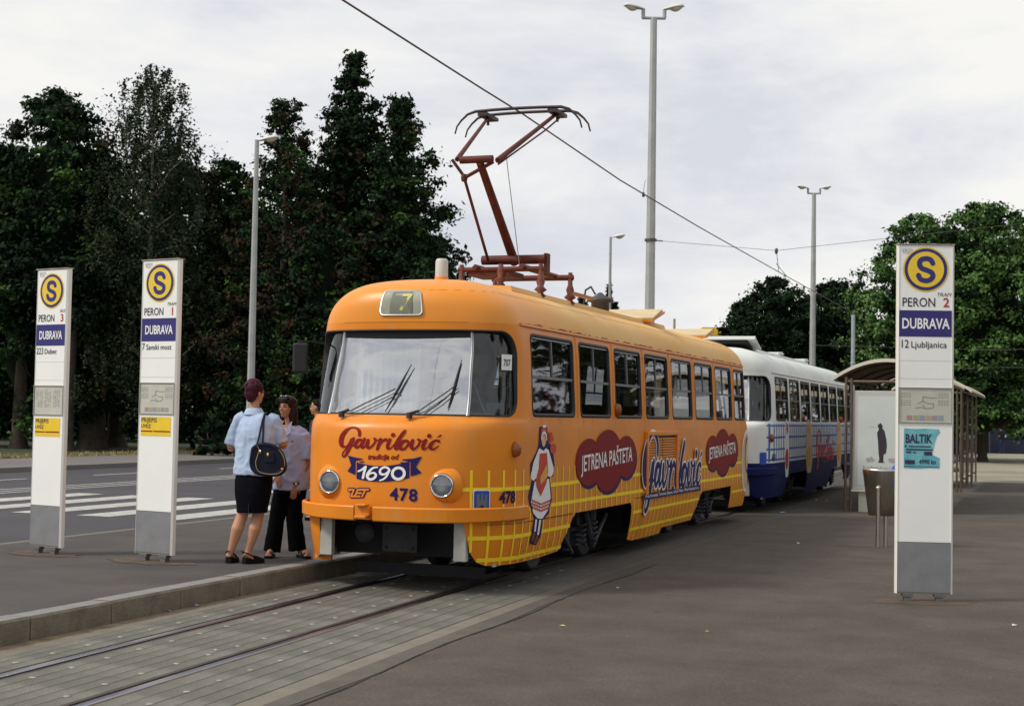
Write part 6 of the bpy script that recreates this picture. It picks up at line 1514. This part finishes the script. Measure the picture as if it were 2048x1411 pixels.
b = MB(); b.bbox(q(516,0).x-.003, q(516,0).x+.003, -.148, -.12, .505, .60); b.build('skirt_slit', M_eye, T)
# hair: short, fuller on the crown
b = MB(); rh = rot
ball(b, P(0, -.022, .040), (.086, .100, .092), rh); ball(b, P(0, -.055, -.010), (.070, .062, .085), rh); ball(b, P(0, -.03, .09), (.066, .078, .055), rh)
ball(b, P(-.03, -.045, .07), (.062, .062, .055), rh); b.tube([P(0, -.062, -.04), P(0, -.064, -.095)], [.05, .028], 10)
for k in range(46):
    a = rr.uniform(0, 6.28); e_ = rr.uniform(.2, 1.4); dx, dy, dz = math.cos(a)*math.cos(e_), math.sin(a)*math.cos(e_), math.sin(e_)
    if dy > .6: continue
    b.tube([P(dx*.07, -.025+dy*.085, .035+dz*.085), P(dx*.092, -.025+dy*.108, .03+dz*.105), P(dx*.104+rr.uniform(-.01, .01), -.03+dy*.115, .018+dz*.108)], [.014, .010, .003], 6)
for k in range(9): b.tube([P(-.06-.004*k, -.04+.01*(k % 3), .06-.008*k), P(-.10, -.045, .035-.006*k), P(-.116, -.05, .012-.006*k)], [.012, .008, .003], 6)
fuse('hair', b, M_hr1, T, .0065, 1)
b = MB(); ball(b, P(.080, .004, -.050), (.004, .004, .012)); b.build('earring', mat('gold', (.7, .5, .15), .3, 1), T)
W1loc = T.location.copy()
# ---- shoulder bag (its own thing)
B_ = thing('shoulder_bag', 'dark navy shoulder bag with tan piping hanging from the nearer woman\'s shoulder', 'bag', tuple(W1loc), TH)
M_bag = mat('bag_navy', (.005, .007, .022), .6, spec=.25, var=.2, vscale=12)
prof = [(519,905),(521,893),(530,887),(545,884),(562,887),(573,893),(582,905),(588,922),(588,936),(580,945),(566,949),(548,949),(530,945),(520,935),(517,920)]
prof = smooth_pts(prof + [prof[0]], 3)[:-1]
b = MB(); cxp = sum(p[0] for p in prof)/len(prof); cyp = sum(p[1] for p in prof)/len(prof); rings = []
for y, k in ((-.25, .80), (-.265, .93), (-.25, 1.0), (-.20, 1.03), (-.15, 1.0), (-.135, .92)): rings.append([q(cxp + (p[0]-cxp)*k, cyp + (p[1]-cyp)*k, y + .04) for p in prof])
rings = [[v for v in r] for r in rings]; b.loft(rings); bag = b.build('bag_body', M_bag, B_)
b = MB(); pp = [(531,889),(536,897),(533,910),(530,922),(533,935),(541,942),(560,945),(576,943),(585,934),(587,922),(583,908),(575,897)]
b.tube([q(x, y, -.219) for x, y in smooth_pts(pp, 3)], .0034, 6); b.build('piping', mat('piping_tan', (.42, .30, .14), .6), B_)
b = MB(); b.box(q(557, 912, -.226), (.10, .012, .10)); b.build('front_pocket', M_bag, B_, .006)
for x in (531, 543):
    b = MB(); rings = []
    for tt in np.linspace(0, 1, 10):
        c = q(x + (541.5-x)*tt**.8, 889 - 63*tt, -.215 + .07*tt if tt < .8 else -.16 + .1*(tt-.8)*5*.9); rings.append([c + Vector((-.010, 0, 0)), c + Vector((.010, 0, 0)), c + Vector((.010, .004, 0)), c + Vector((-.010, .004, 0))])
    c = q(542, 824, .03); rings.append([c + Vector((-.010, 0, 0)), c + Vector((.010, 0, 0)), c + Vector((.010, .004, -.004)), c + Vector((-.010, .004, -.004))])
    c = q(543, 850, .14); rings.append([c + Vector((-.010, 0, 0)), c + Vector((.010, 0, 0)), c + Vector((.010, .004, -.004)), c + Vector((-.010, .004, -.004))])
    b.loft(rings, True, True, False); b.build('strap', M_bag, B_)
for (x, y, w, h, m_) in ((554, 906, .014, .024, mat('tag_yellow', (.8, .62, .03), .4)), (539, 901, .012, .022, M_chrome), (583, 934, .020, .014, mat('tag_orange', (.75, .28, .03), .5))):
    b = MB(); ball(b, q(x, y, -.236), (w/1.4, .005, h/1.4)); b.build('tag', m_, B_)

# ---- woman facing the camera
px0 = 590; q = lambda px, py, y=0: Vector(((px-px0)/191., y, (1115-py)/191.))
T = thing('person', 'smiling woman with long dark hair, lilac blue shirt and wide black trousers', 'person', (-7.47, 13.94, .17), TH, 'people on the left platform')
ang = math.pi + R(22)
fa = math.pi - R(48)*1.0
b = MB(); P, rot = head_geo(b, q(584, 818, 0), R(148), 1.0)
b.tube([q(592, 868, .02), q(590, 850, .01), q(588, 838, .01)], [.062, .050, .048], 12)
X = q(596, 0).x
ell_loft(b, [(X, .02, 1.36, .08, .06), (X, .02, 1.30, .165, .09), (X, .02, 1.18, .16, .11), (X, .02, .98, .135, .095), (X, .02, .82, .165, .115), (X, .02, .70, .16, .11)], ang)
sr = q(622, 870, .0); er = q(625, 932, .0); wr_ = q(606, 972, -.10)
b.tube([sr, sr.lerp(er, .5), er], [.050, .045, .040], 12); b.tube([er, er.lerp(wr_, .5), wr_], [.041, .034, .026], 12); hand(b, wr_, (-.10, -.10, -1), (.5, -1, 0), 1, .55)
sl = q(570, 872, .02); el = q(562, 930, .05); wl = q(572, 950, -.16)
b.tube([sl, el], [.048, .040], 12); b.tube([el, wl], [.040, .026], 12); hand(b, wl, (.25, -.3, -.9), (-.3, -1, 0), -1, .3)
for ank, heel, toe in ((q(560, 1092, .02), q(560, 0, .07), q(557, 0, -.13)), (q(617, 1090, .02), q(612, 0, .07), q(634, 0, -.08))):
    heel.z = toe.z = .02; foot(b, ank, heel, toe, .02)
    for k in range(5):
        d = (toe-heel).normalized(); sd = Vector((-d.y, d.x, 0)); c = toe + sd*(-.030+.015*k); b.tube([c - d*.03 + Vector((0,0,.015)), c + d*.012 + Vector((0, 0, .006))], [.010, .008], 6)
fuse('body', b, M_sk2, T, .0072, 4)
face(T, P, rot, 1.0)
b = MB(); b.tube([P(-.016, .084, -.0535), P(0, .0885, -.055), P(.016, .084, -.0535)], .0028, 5); b.build('teeth', M_teeth, T)
b = MB()
ell_loft(b, [(X, .02, .705, .185, .145), (X, .02, .80, .188, .145), (X, .02, 1.00, .175, .13), (X, .02, 1.18, .188, .13), (X, .02, 1.27, .182, .11), (X, .02, 1.33, .13, .085), (X, .02, 1.365, .075, .065)], ang)
b.tube([sr + Vector((-.03, 0, .0)), sr.lerp(er, .5), sr.lerp(er, .80)], [.072, .078, .082], 16); b.tube([sl + Vector((.03, 0, 0)), sl.lerp(el, .5), sl.lerp(el, .8)], [.070, .074, .076], 16)
sh2 = fuse('shirt', b, M_shirt2, T, .009, 4, .010)
# open neckline and collar
fwd = Vector((math.sin(R(-22)), -math.cos(R(-22)), 0)); sdv = Vector((-fwd.y, fwd.x, 0)); nb = q(590, 852, .01)
b = MB(); c0 = Vector((X-.01, .02, 0)) 
V3 = lambda s_, f_, z: Vector((nb.x, .02, z)) + sdv*s_ + fwd*f_
b.add([V3(-.055, .085, 1.375), V3(.055, .085, 1.375), V3(.012, .142, 1.20), V3(-.012, .142, 1.20)], [(0, 1, 2, 3)]); b.build('neckline', M_sk2, T)
for s_ in (-1, 1):
    b = MB(); b.add([V3(s_*.050, .03, 1.42), V3(s_*.072, .085, 1.40), V3(s_*.085, .118, 1.30), V3(s_*.022, .150, 1.235), V3(s_*.050, .108, 1.37)], [(0, 1, 2, 3, 4)]); o = b.build('collar', M_shirt2, sh2); m_ = o.modifiers.new('s', 'SOLIDIFY'); m_.thickness = .006
b = MB(); V, F = text2d('ZET', .014, bold=.02); c = q(599, 886, -.118)
b.add([c + Vector((a, 0, b_)) for a, b_ in V], F); b.build('pocket_badge', M_trs, sh2)
b = MB()
for hip, knee, ank, w0, w1, w2 in ((q(580, 975, .03), q(568, 1040, .03), q(560, 1104, .03), .098, .080, .088), (q(608, 975, .03), q(603, 1040, .02), q(611, 1101, .02), .098, .082, .092)):
    b.tube([hip, hip.lerp(knee, .5), knee, knee.lerp(ank, .5), ank], [w0, w0*.93, w1, (w1+w2)/2, w2], 16, True, (1, .85))
ell_loft(b, [(q(594,0).x, .02, .66, .16, .12), (q(595,0).x, .02, .72, .172, .13), (q(596,0).x, .02, .80, .165, .12)], ang)
fuse('trousers', b, M_trs, T, .010, 3, .005)
b = MB(); ball(b, P(0, -.025, .040), (.086, .098, .088), rot); ball(b, P(0, -.065, -.03), (.082, .055, .10), rot); ball(b, P(-.055, -.035, -.09), (.038, .06, .09), rot)
b.tube([P(-.070, -.02, .03), P(-.082, -.02, -.06), P(-.078, -.02, -.15), P(-.068, -.01, -.185)], [.026, .034, .034, .016], 10)
b.tube([P(.066, -.01, .04), P(.076, -.01, -.05), P(.07, -.01, -.14)], [.020, .022, .012], 10)
b.tube([P(0, -.08, -.08), P(0, -.085, -.18)], [.07, .04], 12); b.tube([P(-.05, -.05, -.1), P(-.055, -.06, -.20)], [.045, .025], 10)
for k in range(26):
    x = -.062 + .005*k; b.tube([P(x*.6, .035, .112), P(x*.95, .075, .088), P(x*1.02, .087 - abs(x)*.35, .050 + rr.uniform(-.012, .008))], [.011, .009, .003], 6)
fuse('hair', b, M_hr2, T, .0065, 1)
b = MB()
for s_ in (-1, 1): ball(b, P(s_*.032, .055, .112), (.026, .012, .016), rot)
b.tube([P(-.07, -.01, .07), P(-.058, .05, .108), P(0, .067, .118), P(.058, .05, .108), P(.07, -.01, .07)], .004, 6); b.build('sunglasses', mat('lens_dark', (.03, .03, .035), .08, 0, spec=.9), T)
b = MB(); w_ = wr_ + Vector((.01, .004, .022)); b.lathe([(.034, -.009), (.036, 0), (.034, .009)], w_, 16, caps=False); o = b.build('watch_strap', M_shoe, T); b = MB(); b.box(w_ + Vector((.006, -.034, 0)), (.024, .008, .022)); b.build('watch', mat('gold', (.7, .5, .15), .3, 1), T)
for ci, (heel, toe) in enumerate(((q(560, 0, .08), q(557, 0, -.15)), (q(612, 0, .08), q(635, 0, -.10)))):
    heel.z = toe.z = 0; d = (toe-heel).normalized(); sd = Vector((-d.y, d.x, 0)); L_ = (toe-heel).length; b = MB(); rings = []
    for tt, w in ((-.05, .028), (.1, .036), (.4, .034), (.75, .045), (.95, .042), (1.04, .022)): c = heel + d*L_*tt; rings.append([c - sd*w, c + sd*w, c + sd*w + Vector((0,0,.028)), c - sd*w + Vector((0,0,.028))])
    b.loft(rings, True, True, False); so = b.build('sandal', M_shoe, T, .004)
    for tt, w, h in ((.58, .043, .075), (.78, .046, .060), (.28, .038, .095)):
        c = heel + d*L_*tt; b = MB(); b.loft([[c + d*e_ + sd*w*math.cos(a) + Vector((0, 0, .02 + h*.75*math.sin(a))) for e_ in (-.011, .011)] for a in np.linspace(0, math.pi, 11)], False, False); b.build('sandal_strap', M_shoe, so)

# ---- man half hidden behind the tram, and two far figures
def man(label, loc, rz, m_top, m_leg, m_hair, vox=.010, hand_=True, lean=.0, group='people on the left platform'):
    T = thing('person', label, 'person', loc, rz, group)
    b = MB(); P, rot = head_geo(b, (-.07-lean, 0, 1.58), R(78), 1.0, 0, 1.1)
    b.tube([(-.02, 0, 1.40), (-.055-lean*.5, 0, 1.50)], [.065, .055], 12)
    ell_loft(b, [(0, 0, 1.43, .10, .07), (0, 0, 1.37, .20, .10), (0, 0, 1.2, .19, .12), (0, 0, 1.0, .165, .11), (0, 0, .88, .17, .115)], R(60))
    for s in (-1, 1):
        x, y = .10*s*math.cos(R(60)) , .19*s
        b.tube([(x, y, 1.35), (x-.02, y*1.15, 1.08), (x-.14, y*1.05, .90)], [.05, .042, .028], 10); hand(b, (x-.14, y*1.05, .90), (-.5, 0, -.8), (-.6, 0, .5), s, .6)
        b.tube([(0, .09*s, .88), (-.01, .10*s, .48), (.02, .10*s, .09)], [.085, .058, .04], 10); b.tube([(.03, .10*s, .07), (-.04, .10*s, .055), (-.17, .11*s, .03)], [.042, .042, .03], 10)
    fuse('body', b, M_sk2, T, vox, 3)
    face(T, P, rot, 1.0)
    b = MB(); ell_loft(b, [(0, 0, .86, .19, .135), (0, 0, 1.0, .185, .13), (0, 0, 1.2, .205, .135), (0, 0, 1.36, .205, .11), (-.01, 0, 1.44, .10, .08)], R(60))
    for s in (-1, 1): x, y = .10*s*math.cos(R(60)), .19*s; b.tube([(x, y*.9, 1.36), (x-.015, y*1.13, 1.14)], [.072, .068], 12)
    fuse('shirt', b, m_top, T, .011, 3, .005)
    b = MB(); ell_loft(b, [(0, 0, .78, .17, .13), (0, 0, .92, .175, .125)], R(60))
    for s in (-1, 1): b.tube([(0, .09*s, .86), (-.01, .10*s, .48), (.02, .10*s, .05)], [.10, .078, .066], 12)
    fuse('jeans', b, m_leg, T, .011, 3, .005)
    for s in (-1, 1): b = MB(); b.tube([(.05, .10*s, .035), (-.06, .10*s, .035), (-.19, .11*s, .028)], [.045, .045, .032], 10, True, (1, .8)); b.build('shoe', M_shoe, T)
    b = MB(); ball(b, P(0, -.028, .042), (.080, .092, .080), rot); ball(b, P(0, -.06, -.01), (.068, .048, .065), rot); ball(b, P(0, .03, .085), (.055, .04, .028), rot); fuse('hair', b, m_hair, T, .008, 1)
    return T
M_jean = mat('jeans_blue', (.035, .07, .17), .85, var=.15, vscale=10); M_dkt = mat('shirt_navy', (.012, .014, .03), .85)
M_hr3 = mat('hair_black', (.006, .005, .005), .7, spec=.1)
man('man with short black hair and dark shirt half hidden behind the tram front', (-9.68, 19.0, .17), TH, M_dkt, M_jean, M_hr3)
p = at(385, 884, 60); man('dark figure walking in the shade of the park lawn', (p.x, p.y, .10), TH + R(30), M_dkt, M_trs, M_hr3, .02, group='far passers-by')
p = at(2003, 880, 93); man('person in blue jeans standing at the far kiosk', (p.x, p.y, -.12), TH + R(-60), M_dkt, M_jean, M_hr3, .02, group='far passers-by')
